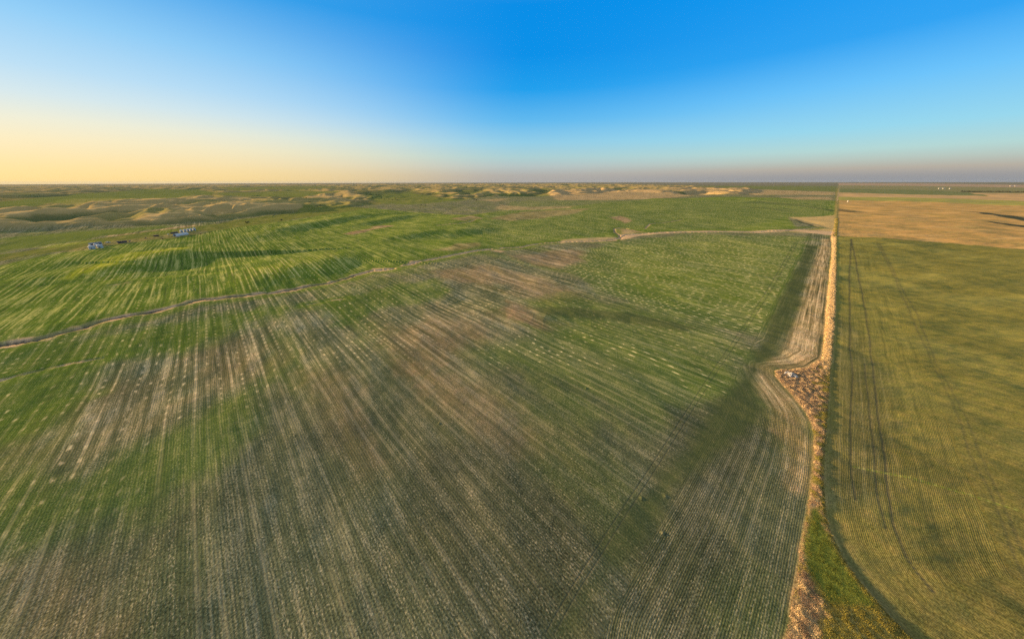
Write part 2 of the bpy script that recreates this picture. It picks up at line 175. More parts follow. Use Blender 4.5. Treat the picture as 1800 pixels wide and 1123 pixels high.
TRAMS=[
  {'w':0.45,'pts':[[644.2,557.0],[436.5,363.2],[305.7,240.0],[222.3,161.8],[197.1,136.0],[172.4,113.9],[145.2,88.8],[129.6,73.8],[119.3,62.9]]},
  {'w':0.55,'pts':[[644.2,557.0],[442.8,360.2],[347.2,267.2],[286.8,209.7],[235.6,161.6],[204.7,132.1],[177.6,107.0],[152.5,82.7],[138.1,69.2],[123.4,55.5],[115.8,46.0],[113.8,38.2]]},
  {'w':0.4,'pts':[[213.3,144.8],[173.9,107.0],[149.9,84.1],[127.3,62.9],[119.2,53.8]]},
  {'w':0.45,'pts':[[650.2,518.8],[434.8,312.4],[348.3,231.8],[283.9,172.7],[244.7,135.3],[217.6,108.9],[187.4,82.3],[171.9,66.7],[150.9,48.1],[135.4,33.6]],'a':0.5},
  {'w':0.45,'pts':[[654.1,518.7],[418.0,293.7],[333.3,213.2],[274.6,161.5],[238.9,127.4],[214.6,103.2],[191.5,82.2],[170.0,62.6],[153.9,48.1],[138.3,33.6]],'a':0.5},
  {'w':0.4,'pts':[[504.9,521.0],[281.6,298.0],[186.8,205.1],[113.8,135.3],[64.8,86.7],[36.1,59.0],[15.2,38.2],[8.2,30.6]],'a':0.45},
  {'w':0.4,'pts':[[510.0,521.0],[285.9,297.9],[190.3,205.0],[115.8,134.2],[66.9,86.1],[38.3,58.6],[17.5,38.0],[10.3,30.4]],'a':0.45},
  {'w':0.5,'pts':[[133.1,76.2],[149.3,71.4],[161.6,65.1],[171.3,58.7]],'c':'yellow'},
  {'w':1.6,'pts':[[686.7,626.5],[1031.4,963.5],[1981.5,1890.8],[3754.1,3611.9],[17044.0,16507.0]],'c':'bank','a':0.8},
  {'w':1.0,'pts':[[-718.1,399.8],[-720.9,433.8],[-716.9,461.4],[-686.3,465.6]],'c':'darksoil_shade'},
  {'w':1.2,'pts':[[-734.0,520.4],[-732.9,531.4],[-732.4,543.5]],'c':'darksoil_shade'},
]
ROCKS=[[160.3,135.1]]
BINSA=[[-680.5,470.6],[-680.2,480.4],[-702.7,492.2]]
SHEDA=[[-720.3,496.2],[-715.6,510.7]]
BINSB=[[-722.2,650.0],[-721.6,657.2],[-722.4,664.6],[-723.4,672.2],[-725.7,681.7]]
QUONSET=[[-690.0,601.8],[-689.5,632.3]]
MISC=[[-702.3,520.8],[-695.9,529.7],[-697.1,535.0],[-708.8,570.2],[-724.9,597.9],[-723.1,605.0],[-679.2,572.1],[-710.6,612.0],[-722.1,629.2],[-720.8,639.4],[-676.9,597.4],[-723.9,524.4],[-664.6,632.5],[-717.8,501.0],[1804.7,1663.0]]
BARNS=[[5972.4,4396.0],[6032.4,4399.2],[6156.3,4425.3],[9483.5,5998.3],[9628.2,6034.8]]
TREES=[[-1108.1,1681.6],[-981.2,1506.5],[-910.4,1414.3],[-878.3,1387.3],[-879.1,1414.5],[-1159.6,1804.3],[-1208.8,1905.6],[-927.0,2075.4],[-924.9,2124.5],[-943.8,2225.6],[-868.0,2079.3],[-719.7,1874.4],[-733.8,1970.4],[-669.2,1819.5],[-701.3,2871.9],[-685.7,2871.9],[-205.3,1820.4],[-224.3,1868.9],[-385.0,1375.1],[-412.4,1409.1],[-667.2,876.7],[-711.3,810.5],[-2067.0,2081.5],[-1052.1,2266.6],[-786.8,1922.4],[-1113.1,2469.7],[-1104.6,2556.2],[-8238.0,14574.3],[722.4,3613.9],[1171.1,4142.5],[-787.4,2162.1],[-775.6,1966.8],[5284.6,5427.8],[5810.0,5829.4],[6014.2,5939.9]]
BELT=[[4514.2,3157.2],[4616.8,3102.1],[4624.0,2961.4],[4657.1,2848.6],[4695.0,2689.6]]

def box_sel(x, y, pts, pad):
    a = np.array(pts); return np.nonzero((x > a[:, 0].min() - pad) & (x < a[:, 0].max() + pad) & (y > a[:, 1].min() - pad) & (y < a[:, 1].max() + pad))[0]
def line_dist(x, y, pts):
    """distance to a polyline, side (+ = right hand of its direction), place along it 0..1"""
    P = np.array(pts, float); seg = np.hypot(*(P[1:] - P[:-1]).T); cum = np.concatenate([[0], np.cumsum(seg)])
    best = np.full(x.shape, 1e18); side = np.zeros_like(x); par = np.zeros_like(x)
    for i in range(len(P) - 1):
        ax, ay = P[i]; dx, dy = P[i + 1] - P[i]; L2 = dx * dx + dy * dy + 1e-9
        t = np.clip(((x - ax) * dx + (y - ay) * dy) / L2, 0, 1)
        ex = x - ax - t * dx; ey = y - ay - t * dy; d = ex * ex + ey * ey
        m = d < best; best[m] = d[m]
        side[m] = np.sign(dy * ex - dx * ey)[m]; par[m] = ((cum[i] + t * seg[i]) / cum[-1])[m]
    return np.sqrt(best), side, par
def poly_sd(x, y, pts):
    """signed distance to a polygon, positive inside"""
    P = np.array(pts, float); best = np.full(x.shape, 1e18); ins = np.zeros(x.shape, bool); n = len(P)
    for i in range(n):
        ax, ay = P[i]; bx, by = P[(i + 1) % n]; dx, dy = bx - ax, by - ay; L2 = dx * dx + dy * dy + 1e-9
        t = np.clip(((x - ax) * dx + (y - ay) * dy) / L2, 0, 1)
        best = np.minimum(best, (x - ax - t * dx) ** 2 + (y - ay - t * dy) ** 2)
        if ay != by:
            c = ((ay > y) != (by > y)) & (x < dx * (y - ay) / dy + ax); ins ^= c
    d = np.sqrt(best); return np.where(ins, d, -d)

def hills_mask(x, y):
    m = np.zeros_like(x); i = box_sel(x, y, HILLS, 400)
    m[i] = sstep(-60, 120, poly_sd(x[i], y[i], HILLS)); return m
def verge_sd(x, y):
    m = np.full(x.shape, -999.0); i = np.nonzero((np.hypot(x, y) < 2500) & (np.abs(x * DR[0] + y * DR[1] + 27) < 140))[0]
    m[i] = poly_sd(x[i], y[i], VERGE); return m
def height(x, y, hm=None, creek=None):
    r = np.hypot(x, y); v = x * DR[0] + y * DR[1]; u = x * DF[0] + y * DF[1]
    z = roll_height(x, y)
    hm = hills_mask(x, y) if hm is None else hm
    # dissected grassland: ridged relief with warped spurs
    i = np.nonzero(hm > 0)[0]
    if len(i):
        X = x[i]; Y = y[i]
        wx = X + 90 * vnoise(X / 300, Y / 300, 31); wy = Y + 90 * vnoise(X / 300, Y / 300, 32)
        far = sstep(1800, 5000, np.hypot(X, Y)); wx = wx / (1 + .7 * far); wy = wy / (1 + .7 * far)
        rd = 1.1 - np.sqrt(fbm(wx / 520, wy / 520, 2, 41) ** 2 + .015) * 1.5
        rd2 = 1.1 - np.sqrt(fbm(wx / 175, wy / 175, 3, 51) ** 2 + .025) * 1.35
        rd3 = 1 - np.sqrt(fbm(wx / 90, wy / 90, 2, 61) ** 2 + .02)
        far = sstep(1800, 5000, np.hypot(X, Y))
        damp = 1 - 0.75 * sstep(0.1, 0.5, vnoise(X / 1500, Y / 1500, 71)) * (.1 + .9 * far)      # level benches between the breaks
        flat = np.zeros_like(X)
        for it in PATCHES:
            if it['c'] in ('olive', 'yellow') and it['s'] >= 12:
                k = box_sel(X, Y, it['pts'], 150)
                if len(k): flat[k] = np.maximum(flat[k], sstep(-120, 30, poly_sd(X[k], Y[k], it['pts'])))
        damp *= 1 - 0.8 * flat
        z[i] += hm[i] * damp * ((1 + .1 * far) * (26 * rd + 26 * rd2 * (0.4 + 0.6 * np.clip(rd, 0, 1)) + 3.0 * rd3 - 33) + 9 * far)
    for it in RIDGES:
        w = it['w']; i = box_sel(x, y, it['pts'], 3.2 * w)
        if not len(i): continue
        X = x[i] + 0.35 * w * vnoise(x[i] / 110, y[i] / 110, 77); Y = y[i] + 0.35 * w * vnoise(x[i] / 110, y[i] / 110, 78)
        d, s, t = line_dist(X, Y, it['pts'])
        ww = np.where(s > 0, w * (0.8 + 0.35 * vnoise(X / 60, Y / 60, 79)), 1.5 * w)
        z[i] += 0.85 * it['h'] * np.exp(-(d / ww) ** 2) * (0.55 + 0.45 * np.sin(np.clip(t, 0, 1) * math.pi))
    for it in SCARPS:
        w = it['w']; i = box_sel(x, y, it['pts'], 8 * w)
        if not len(i): continue
        d, s, t = line_dist(x[i] + 0.25 * w * vnoise(x[i] / (2.5 * w), y[i] / (2.5 * w), 83), y[i], it['pts'])
        ds = d * s; end = np.sin(np.clip(t, 0, 1) * math.pi).clip(0, 1) ** 0.8
        ww = np.where(s > 0, .9 * w, 2.6 * w); wt = np.where(ds < 1.7 * w, w, 2.6 * w)
        z[i] += 0.8 * it['h'] * end * (0.38 * np.exp(-(d / ww) ** 2) - 0.72 * np.exp(-((ds - 1.7 * w) / wt) ** 2))
    # field swell across the shadow line and small tillage relief
    near = 1 - sstep(900, 2200, r)
    z += near * (1 - hm) * (0.75 * vnoise(u / 34, v / 70, 91) + 0.30 * fbm(u / 11, v / 26, 2, 92))
    # right-hand fields: long low swells
    rt = sstep(-28, -60, v) * (1 - hm) * sstep(150, 500, r)
    z += rt * (1.5 * vnoise(x / 150, y / 55, 95) + 0.65 * vnoise(x / 60, y / 20, 96)) + sstep(-28, -50, v) * near * 0.34 * fbm(x / 26, y / 8, 3, 97)
    # dry creeks
    for it in CREEKS:
        w = it['w']; i = box_sel(x, y, it['pts'], 14 * w)
        if not len(i): continue
        wob = 1.6 * w * vnoise(x[i] / (7 * w), y[i] / (7 * w), 101) + 0.8 * w * vnoise(x[i] / (2.6 * w), y[i] / (2.6 * w), 102)
        d, s, t = line_dist(x[i] + wob, y[i] + wob, it['pts'])
        z[i] -= it['d'] * (np.exp(-(d / w) ** 4) + 0.28 * np.exp(-(d / (5.5 * w)) ** 2))
        if creek is not None:
            creek[i] = np.maximum(creek[i], np.where(d < 14 * w, 1 - d / (14 * w), 0) * {'main': 1.0, 'east': .925, 'faint': 0.86}[it['n']])
    # verge stands a little proud of the ploughed soil
    sd = verge_sd(x, y)
    z += 0.35 * sstep(-0.8, 1.5, sd) * (1 - sstep(1500, 2400, r))
    for p in MOUNDS:
        z += 0.28 * np.exp(-((x - p[0]) ** 2 + (y - p[1]) ** 2) / 0.35)
    return z
def h1(x, y):
    return float(height(np.array([float(x)]), np.array([float(y)]))[0])

# ------------------------------------------------------------------ node helper
class NT:
    def __init__(s, tree): s.t = tree; s.n = tree.nodes; s.l = tree.links
    def new(s, t, **k):
        n = s.n.new(t)
        for a, b in k.items(): setattr(n, a, b)
        return n
    def put(s, sock, v):
        if isinstance(v, bpy.types.NodeSocket): s.l.new(v, sock)
        else: sock.default_value = v
    def m(s, op, a, b=0.0, c=0.0, clamp=False):
        n = s.new('ShaderNodeMath', operation=op, use_clamp=clamp)
        s.put(n.inputs[0], a); s.put(n.inputs[1], b); s.put(n.inputs[2], c); return n.outputs[0]
    def add(s, a, b): return s.m('ADD', a, b)
    def mul(s, a, b): return s.m('MULTIPLY', a, b)
    def ss(s, x, a, b, lo=0.0, hi=1.0):
        n = s.new('ShaderNodeMapRange', interpolation_type='SMOOTHSTEP')
        s.put(n.inputs[0], x); n.inputs[1].default_value = a; n.inputs[2].default_value = b; n.inputs[3].default_value = lo; n.inputs[4].default_value = hi
        return n.outputs[0]
    def vec(s, x, y, z=0.0):
        n = s.new('ShaderNodeCombineXYZ'); s.put(n.inputs[0], x); s.put(n.inputs[1], y); s.put(n.inputs[2], z); return n.outputs[0]
    def noise(s, v, scale, detail=2.0, rough=0.5, dim='2D'):
        n = s.new('ShaderNodeTexNoise', noise_dimensions=dim); s.l.new(v, n.inputs['Vector'])
        n.inputs['Scale'].default_value = scale; n.inputs['Detail'].default_value = detail; n.inputs['Roughness'].default_value = rough
        return n.outputs['Fac']
    def white(s, v):
        n = s.new('ShaderNodeTexWhiteNoise', noise_dimensions='2D'); s.l.new(v, n.inputs['Vector']); return n.outputs['Value']
    def attr(s, name):
        n = s.new('ShaderNodeAttribute', attribute_name=name); return n
    def mix(s, f, a, b, mode='MIX'):
        n = s.new('ShaderNodeMix', data_type='RGBA', blend_type=mode); s.put(n.inputs[0], f); s.put(n.inputs[6], a); s.put(n.inputs[7], b); return n.outputs[2]
    def sep(s, v):
        n = s.new('ShaderNodeSeparateXYZ'); s.l.new(v, n.inputs[0]); return n.outputs
def new_mat(name):
    m = bpy.data.materials.new(name); m.use_nodes = True; m.node_tree.nodes.clear()
    t = NT(m.node_tree); b = t.new('ShaderNodeBsdfPrincipled'); o = t.new('ShaderNodeOutputMaterial'); t.l.new(b.outputs[0], o.inputs[0])
    return m, t, b

# ------------------------------------------------------------------ materials
def ground_material():
    m, t, b = new_mat('soil_and_crop')
    base = t.attr('base'); alt = t.attr('alt'); tx = t.sep(t.attr('tex').outputs['Vector']); rc = t.sep(t.attr('rowc').outputs['Vector'])
    pos = t.new('ShaderNodeNewGeometry').outputs['Position']
    s, tt = rc[0], rc[1]
    stripe, dot, clod = tx[0], tx[1], tx[2]
    n1 = t.noise(t.vec(t.mul(s, 1 / 5.2), t.mul(tt, 1 / 170)), 1.0, 2)
    n2 = t.noise(t.vec(t.mul(s, 1 / 1.7), t.mul(tt, 1 / 40)), 1.0, 2)
    n3 = t.noise(t.vec(t.mul(s, 1 / 0.62), t.mul(tt, 1 / 9)), 1.0, 1)
    patch = t.noise(pos, 1 / 38, 4, 0.6)
    fine = t.noise(pos, 1 / 0.55, 3, 0.7)
    mid = t.noise(pos, 1 / 4.0, 4, 0.6)
    slow = t.noise(t.vec(t.mul(s, 1 / 60), t.mul(tt, 1 / 300)), 1.0)
    # loose streaks of residue
    sm = t.add(t.add(t.mul(n1, 0.42), t.mul(n2, 0.36)), t.mul(n3, 0.26))
    sm = t.add(sm, t.add(t.mul(patch, 0.22), t.mul(fine, 0.32)))
    smask = t.ss(sm, 0.77, 1.0)
    # one pale line per pass of the drill, broken into beads where the crop is thicker
    q = t.add(t.mul(s, 1 / 4.7), t.mul(slow, 1.5))
    wr = t.white(t.vec(t.m('FLOOR', q), 3.0))
    f = t.m('ABSOLUTE', t.m('SUBTRACT', t.m('FRACT', q), 0.5))
    fz = t.add(t.add(f, t.mul(t.m('SUBTRACT', fine, 0.5), 0.34)), t.mul(t.m('SUBTRACT', n2, 0.5), 0.20))
    lp = t.ss(fz, 0.16, 0.05)
    na = t.ss(t.noise(t.vec(t.mul(s, 1 / 16), t.mul(tt, 1 / 60)), 1.0, 3), 0.36, 0.60)
    jit = t.mul(t.noise(t.vec(t.mul(s, 1 / 45), t.mul(tt, 1 / 120)), 1.0, 1), 60)
    ft = t.m('ABSOLUTE', t.m('SUBTRACT', t.m('FRACT', t.mul(t.add(tt, jit), 1 / 7.8)), 0.5))
    bp_ = t.ss(t.add(t.add(ft, t.mul(t.m('SUBTRACT', fine, 0.5), 0.6)), t.mul(t.m('SUBTRACT', mid, 0.5), 0.5)), 0.17, 0.03)
    wb = t.ss(t.white(t.vec(t.m('FLOOR', q), t.m('FLOOR', t.mul(t.add(tt, jit), 1 / 7.8)))), 0.05, 0.55)
    mline = t.mul(t.mul(lp, t.mul(na, t.ss(wr, 0.1, 0.6))), stripe)
    mdot = t.mul(t.mul(lp, t.mul(bp_, wb)), t.mul(dot, t.add(0.45, t.mul(na, 1.1))))
    kk = t.m('MAXIMUM', t.m('MAXIMUM', mline, mdot), t.mul(smask, stripe))
    fleck = t.noise(t.vec(t.mul(s, 1 / 0.42), t.mul(tt, 1 / 1.0)), 1.0, 2, 0.6)
    fk = t.mul(t.ss(t.add(fleck, t.mul(t.m('SUBTRACT', n2, 0.5), 0.5)), 0.60, 0.72), t.mul(clod, 0.54))
    kk = t.m('MAXIMUM', t.m('MINIMUM', kk, 1.0), fk)
    col = t.mix(kk, base.outputs['Color'], alt.outputs['Color'])
    # darker drill lines inside the crop
    dk = t.ss(t.add(t.mul(n2, 0.6), t.mul(n1, 0.4)), 0.48, 0.33)
    col = t.mix(t.mul(dk, t.m('MULTIPLY', stripe, 0.8, clamp=True)), col, (0.055, 0.065, 0.028, 1))
    row = t.m('SINE', t.mul(s, 2 * math.pi / 0.84))
    # soil and plant mottling
    val = t.add(t.add(t.mul(t.m('SUBTRACT', t.ss(fine, 0.32, 0.68), 0.5), 0.95), t.mul(t.m('SUBTRACT', mid, 0.5), 1.0)), t.add(t.mul(t.m('SUBTRACT', patch, 0.5), 0.6), t.mul(row, t.mul(t.ss(mid, 0.35, 0.6), rc[2]))))
    val = t.add(1.0, t.mul(val, clod))
    val = t.m('MAXIMUM', val, 0.25)
    hsv = t.new('ShaderNodeHueSaturation'); t.l.new(col, hsv.inputs['Color'])
    t.put(hsv.inputs['Value'], val); t.put(hsv.inputs['Hue'], t.add(0.5, t.mul(t.m('SUBTRACT', mid, 0.5), -0.06)))
    out = [n for n in m.node_tree.nodes if n.type == 'OUTPUT_MATERIAL'][0]; m.node_tree.nodes.remove(b)
    b = t.new('ShaderNodeBsdfDiffuse'); t.l.new(b.outputs[0], out.inputs[0]); t.l.new(hsv.outputs[0], b.inputs['Color'])
    bh = t.add(t.add(t.mul(fine, 0.09), t.mul(row, 0.02)), t.add(t.mul(mid, 0.18), t.mul(n3, 0.05)))
    bp = t.new('ShaderNodeBump'); bp.inputs['Strength'].default_value = 1.0; bp.inputs['Distance'].default_value = 1.0
    t.l.new(t.mul(bh, tx[2]), bp.inputs['Height']); t.l.new(bp.outputs[0], b.inputs['Normal'])
    return m
def attr_mat(name, rough=0.9, trans=0.0):
    m, t, b = new_mat(name); a = t.attr('tint'); n = t.noise(t.new('ShaderNodeNewGeometry').outputs['Position'], 1.3, 2, dim='3D')
    h = t.new('ShaderNodeHueSaturation'); t.l.new(a.outputs['Color'], h.inputs['Color']); t.put(h.inputs['Value'], t.ss(n, 0.3, 0.7, 0.75, 1.2))
    t.l.new(h.outputs[0], b.inputs['Base Color']); b.inputs['Roughness'].default_value = rough; b.inputs['Specular IOR Level'].default_value = 0.1
    return m
def plain(name, col, rough=0.6, metal=0.0, wear=0.25, scale=0.8):
    m, t, b = new_mat(name); n = t.noise(t.new('ShaderNodeTexCoord').outputs['Object'], scale, 4, 0.6, '3D')
    c = t.mix(t.ss(n, 0.35, 0.75), (*col, 1), (*[k * (1 - wear) for k in col], 1)); t.l.new(c, b.inputs['Base Color'])
    b.inputs['Roughness'].default_value = rough; b.inputs['Metallic'].default_value = metal; return m
M = {}
M['ground'] = ground_material()
M['grass'] = attr_mat('dry_grass'); M['leaf'] = attr_mat('leaves')
M['steel'] = plain('galvanised_steel', (0.46, 0.47, 0.47), 0.45, 0.2, 0.2)
M['steel_roof'] = plain('galvanised_roof', (0.44, 0.46, 0.47), 0.42, 0.2, 0.15)
M['dark'] = plain('weathered_dark', (0.045, 0.04, 0.04), 0.8)
M['wood'] = plain('weathered_board', (0.13, 0.10, 0.08), 0.85, 0, 0.4)
M['roofgrey'] = plain('grey_sheet_roof', (0.16, 0.18, 0.21), 0.5, 0.3)
M['white'] = plain('white_paint', (0.5, 0.48, 0.44), 0.5, 0, 0.1)
M['red'] = plain('red_paint', (0.45, 0.09, 0.06), 0.5)
M['rust'] = plain('rusty_iron', (0.25, 0.12, 0.06), 0.8)
M['yellow'] = plain('sunlit_yellow', (0.6, 0.42, 0.10), 0.5)  # golden sunlight on the small round tank, put into its colour
M['tyre'] = plain('rubber', (0.02, 0.02, 0.02), 0.8)
M['glass'] = plain('dark_glass', (0.03, 0.04, 0.05), 0.1)
M['rock'] = plain('field_stone', (0.42, 0.39, 0.35), 0.85, 0, 0.45, 2.0)
M['post'] = plain('grey_post', (0.20, 0.17, 0.13), 0.9, 0, 0.4)
M['bark'] = plain('bark', (0.10, 0.075, 0.05), 0.95, 0, 0.4)

def tag(o, label=None, cat=None, group=None, kind=None):
    if label: o['label'] = label
    if cat: o['category'] = cat
    if group: o['group'] = group
    if kind: o['kind'] = kind
    return o
def obj(name, verts, faces, mat, parent=None, smooth=False):
    me = bpy.data.meshes.new(name); me.from_pydata([tuple(v) for v in verts], [], faces); me.update()
    if smooth:
        for p in me.polygons: p.use_smooth = True
    me.materials.append(mat); o = bpy.data.objects.new(name, me); C.objects.link(o)
    if parent is not None: o.parent = parent
    return o
def empty(name, loc, rz=0.0):
    o = bpy.data.objects.new(name, None); o.location = loc; o.rotation_euler = (0, 0, rz); o.empty_display_size = 1; C.objects.link(o); return o

# ------------------------------------------------------------------ ground mesh
CLS = {  # base albedo, residue / stripe albedo, stripes, clumps, mottling
    'olive0': ((.106, .118, .054), (.56, .46, .26), .55, 1.7, .70),
    'red':    ((.250, .162, .085), (.56, .38, .23), .85, .35, .65),
    'lush':   ((.088, .138, .019), (.46, .40, .16), .28, .9, .55),
    'grey':   ((.084, .098, .058), (.37, .34, .23), .50, .25, .90),
    'yellow': ((.150, .200, .020), (.78, .62, .25), .6, 2.2, .40),
    'straw':  ((.420, .305, .150), (.56, .42, .24), .50, .00, .60),
    'tan':    ((.320, .220, .098), (.72, .50, .26), 1.1, .00, .95),
    'olive':  ((.130, .162, .036), (.30, .26, .10), .12, .00, .25),
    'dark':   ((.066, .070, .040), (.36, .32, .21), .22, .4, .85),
    'rightnear': ((.150, .132, .038), (.30, .24, .07), .40, .0, .70),
    'sunny':  ((.260, .290, .022), (.70, .56, .18), .6, .6, .25),  # low sun on the ridge crest, painted into the albedo
    'gullyshade':  ((.035, .052, .036), (.1, .1, .06), .0, .0, .5),  # shadow streaks of the gullies, painted dark into the ground colour
    'beads':  ((.085, .128, .028), (.80, .66, .32), .20, 2.6, .45),
    'tangrass': ((.460, .325, .130), (.50, .38, .18), .1, .0, .6),
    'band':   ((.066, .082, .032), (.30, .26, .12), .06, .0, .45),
    'darksoil_shade': ((.050, .052, .040), (.12, .10, .07), .0, .0, .3),  # dark soil of the tracks; also the painted shade beside the wedge
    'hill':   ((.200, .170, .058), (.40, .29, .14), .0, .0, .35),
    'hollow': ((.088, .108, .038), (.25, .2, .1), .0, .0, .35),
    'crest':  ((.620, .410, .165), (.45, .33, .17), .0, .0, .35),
    'farm':   ((.135, .152, .032), (.40, .30, .12), .0, .0, .40),
    'upper':  ((.090, .145, .020), (.58, .51, .18), .54, .7, .25),
    'rightf': ((.192, .174, .043), (.38, .31, .08), .35, .0, .55),
    'stubble': ((.460, .275, .092), (.55, .37, .14), .22, .0, .35),
    'bandgreen': ((.310, .285, .075), (.3, .25, .1), .1, .0, .25),
    'bandtan': ((.480, .310, .140), (.45, .3, .15), .1, .0, .2),
    'bandgreen2': ((.145, .165, .065), (.3, .25, .1), .1, .0, .2),
    'bandgrey': ((.200, .190, .085), (.3, .25, .1), .1, .0, .2),
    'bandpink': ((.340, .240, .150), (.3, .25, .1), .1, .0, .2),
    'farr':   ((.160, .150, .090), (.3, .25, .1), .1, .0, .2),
    'weeds':  ((.270, .190, .095), (.50, .36, .18), .30, .0, .9),
    'wedge':  ((.130, .150, .026), (.32, .30, .05), .25, .0, .6),
    'weedgreen': ((.235, .205, .05), (.4, .3, .1), .2, .0, .8),
    'strawrow': ((.560, .370, .165), (.62, .44, .22), .40, .0, .7),
    'bed':    ((.080, .075, .062), (.12, .11, .09), .0, .0, .6),
    'bank':   ((.520, .350, .200), (.5, .36, .22), .0, .0, .8),
}
CV = {k: np.array([*a, *b, c, d, e]) for k, (a, b, c, d, e) in CLS.items()}
def build_ground():
    nd = 1500; nb = 110
    az = np.concatenate([np.linspace(-78, 78, nd, endpoint=False), np.linspace(78, 282, nb, endpoint=False)]) * math.pi / 180
    rr = np.concatenate([[.02, 3, 6, 9, 11.5], np.geomspace(14, 30000, 1250), [33000, 36500, 40000]])
    na, nr = len(az), len(rr)
    R, A = np.meshgrid(rr, az, indexing='ij')
    x = (R * np.sin(A)).ravel(); y = (R * np.cos(A)).ravel(); r = R.ravel()
    u = x * DF[0] + y * DF[1]; v = x * DR[0] + y * DR[1]
    creek = np.zeros_like(x); hm = hills_mask(x, y)
    z = height(x, y, hm, creek)
    sdv = verge_sd(x, y)
    P = np.tile(CV['olive0'], (len(x), 1)); reg = np.zeros(len(x), np.int8)
    def lerp(idx, w, cls):
        P[idx] += w[:, None] * (CV[cls] - P[idx])
    full = np.arange(len(x))
    nz = fbm(u / 45, v / 130, 4, 201); nz2 = fbm(x / 60, y / 60, 4, 203); nzs = fbm(x / 9, y / 9, 3, 205)
    # large soft changes of stand along the passes; darker ground near the camera
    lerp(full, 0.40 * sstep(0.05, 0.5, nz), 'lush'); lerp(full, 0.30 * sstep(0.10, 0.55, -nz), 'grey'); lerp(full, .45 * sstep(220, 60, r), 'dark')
    def poly(cls, pts, a, soft, nk=1.0):
        i = box_sel(x, y, pts, 3 * soft + 5)
        if not len(i): return i, None
        sd = poly_sd(x[i], y[i], pts)
        sd = sd + soft * nk * ((0.5 if cls == 'red' else 0.9) * nz2[i] + (1.3 if cls == 'red' else .5) * nz[i] + 0.35 * nzs[i]); w = a * sstep(-soft, soft, sd); lerp(i, w, cls); return i, w
    i, w = poly('upper', UPPERFIELD, 1.0, 4, .3)
    # right of the fence
    rt = v < -27
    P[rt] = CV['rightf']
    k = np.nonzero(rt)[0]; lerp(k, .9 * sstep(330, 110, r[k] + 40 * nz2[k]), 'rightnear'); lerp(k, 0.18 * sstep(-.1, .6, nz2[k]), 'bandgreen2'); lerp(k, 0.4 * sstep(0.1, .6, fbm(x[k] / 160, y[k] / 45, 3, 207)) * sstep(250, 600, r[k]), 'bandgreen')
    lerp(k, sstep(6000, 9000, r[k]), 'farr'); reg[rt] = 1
    for it in RIGHTBANDS:
        i = box_sel(x, y, it['pts'], 30); i = i[v[i] < -27]
        ins = poly_sd(x[i], y[i], it['pts']) > 0; j = i[ins]
        P[j] = CV[it['c']]
        if it['c'] == 'stubble':
            reg[j] = 2; lerp(j, .5 * sstep(0, .6, nz2[j]), 'hill'); lerp(j, .35 * sstep(0, .6, fbm(x[j] / 90, y[j] / 25, 3, 209)), 'crest')
            lerp(j, .25 * sstep(.1, .7, -fbm(x[j] / 120, y[j] / 40, 3, 211)), 'weedgreen')
        else: lerp(j, .35 * sstep(0, .6, fbm(x[j] / 300, y[j] / 300, 3, 213)), 'bandgrey')
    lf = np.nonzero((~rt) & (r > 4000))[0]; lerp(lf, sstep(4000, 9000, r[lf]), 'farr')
    # hills: straw-coloured crests brightened to look sunlit, greener hollows
    i = np.nonzero(hm > 0.01)[0]
    lap = np.zeros_like(x); Z2 = z.reshape(nr, na)
    cur = 4 * Z2 - np.roll(Z2, 1, 1) - np.roll(Z2, -1, 1)
    zl = z[i] - roll_height(x[i], y[i])
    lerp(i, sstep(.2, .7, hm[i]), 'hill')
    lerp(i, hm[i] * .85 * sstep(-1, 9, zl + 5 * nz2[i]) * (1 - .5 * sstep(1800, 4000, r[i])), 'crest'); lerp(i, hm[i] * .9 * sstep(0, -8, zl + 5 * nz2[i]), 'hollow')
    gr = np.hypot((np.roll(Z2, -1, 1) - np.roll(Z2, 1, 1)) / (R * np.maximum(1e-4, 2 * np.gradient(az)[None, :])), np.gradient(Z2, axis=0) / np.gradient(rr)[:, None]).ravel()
    lerp(i, hm[i] * .42 * sstep(.10, .26, gr[i] + .03 * nzs[i]), 'hollow')      # steeper faces greener, and darkened in albedo to deepen their shade
    lerp(i, hm[i] * .5 * sstep(.0, .5, fbm(x[i] / 420, y[i] / 420, 3, 215)), 'olive'); reg[i[hm[i] > .5]] = 3
    i, w = poly('farm', FARMSTRIP, .95, 6, .6)
    lerp(i, .6 * w * sstep(-.1, .5, fbm(x[i] / 25, y[i] / 25, 3, 217)), 'olive'); lerp(i, 0.14 * w * sstep(.1, .5, fbm(x[i] / 18, y[i] / 18, 3, 219)), 'crest')
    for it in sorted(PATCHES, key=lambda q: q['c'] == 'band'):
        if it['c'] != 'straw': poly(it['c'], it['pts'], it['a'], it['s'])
    for it in TRAMS:
        i = box_sel(x, y, it['pts'], 12); d, s, t = line_dist(x[i], y[i], it['pts'])
        dr = np.maximum(it['w'] * .55, 0.0011 * r[i]); lerp(i, it.get('a', .85) * np.exp(-(d / dr) ** 2) * np.minimum(1, it['w'] * 2 / dr), it.get('c', 'darksoil_shade'))
    for p in []:
        i = box_sel(x, y, [p], 4); lerp(i, .8 * np.exp(-((x[i] - p[0]) ** 2 + (y[i] - p[1]) ** 2) / .5), 'bank')
    # creek: green flanks, pale broken banks, dark bed
    i = np.nonzero(creek > 0)[0]
    dn = (1 - creek[i]) * 14
    lerp(i, .8 * sstep(13, 6, dn + 3 * nz2[i]), 'lush')
    nb2 = fbm(x[i] / 16, y[i] / 16, 3, 221)
    lerp(i, .95 * sstep(3.4, 2.0, dn + 1.0 * nzs[i]) * (.35 + .65 * sstep(-.4, .3, nb2)), 'bank')
    lerp(i, .95 * sstep(1.15, .7, dn + .35 * nzs[i]), 'bed'); reg[i[(dn < 1.0) & (creek[i] > 0)]] = 4
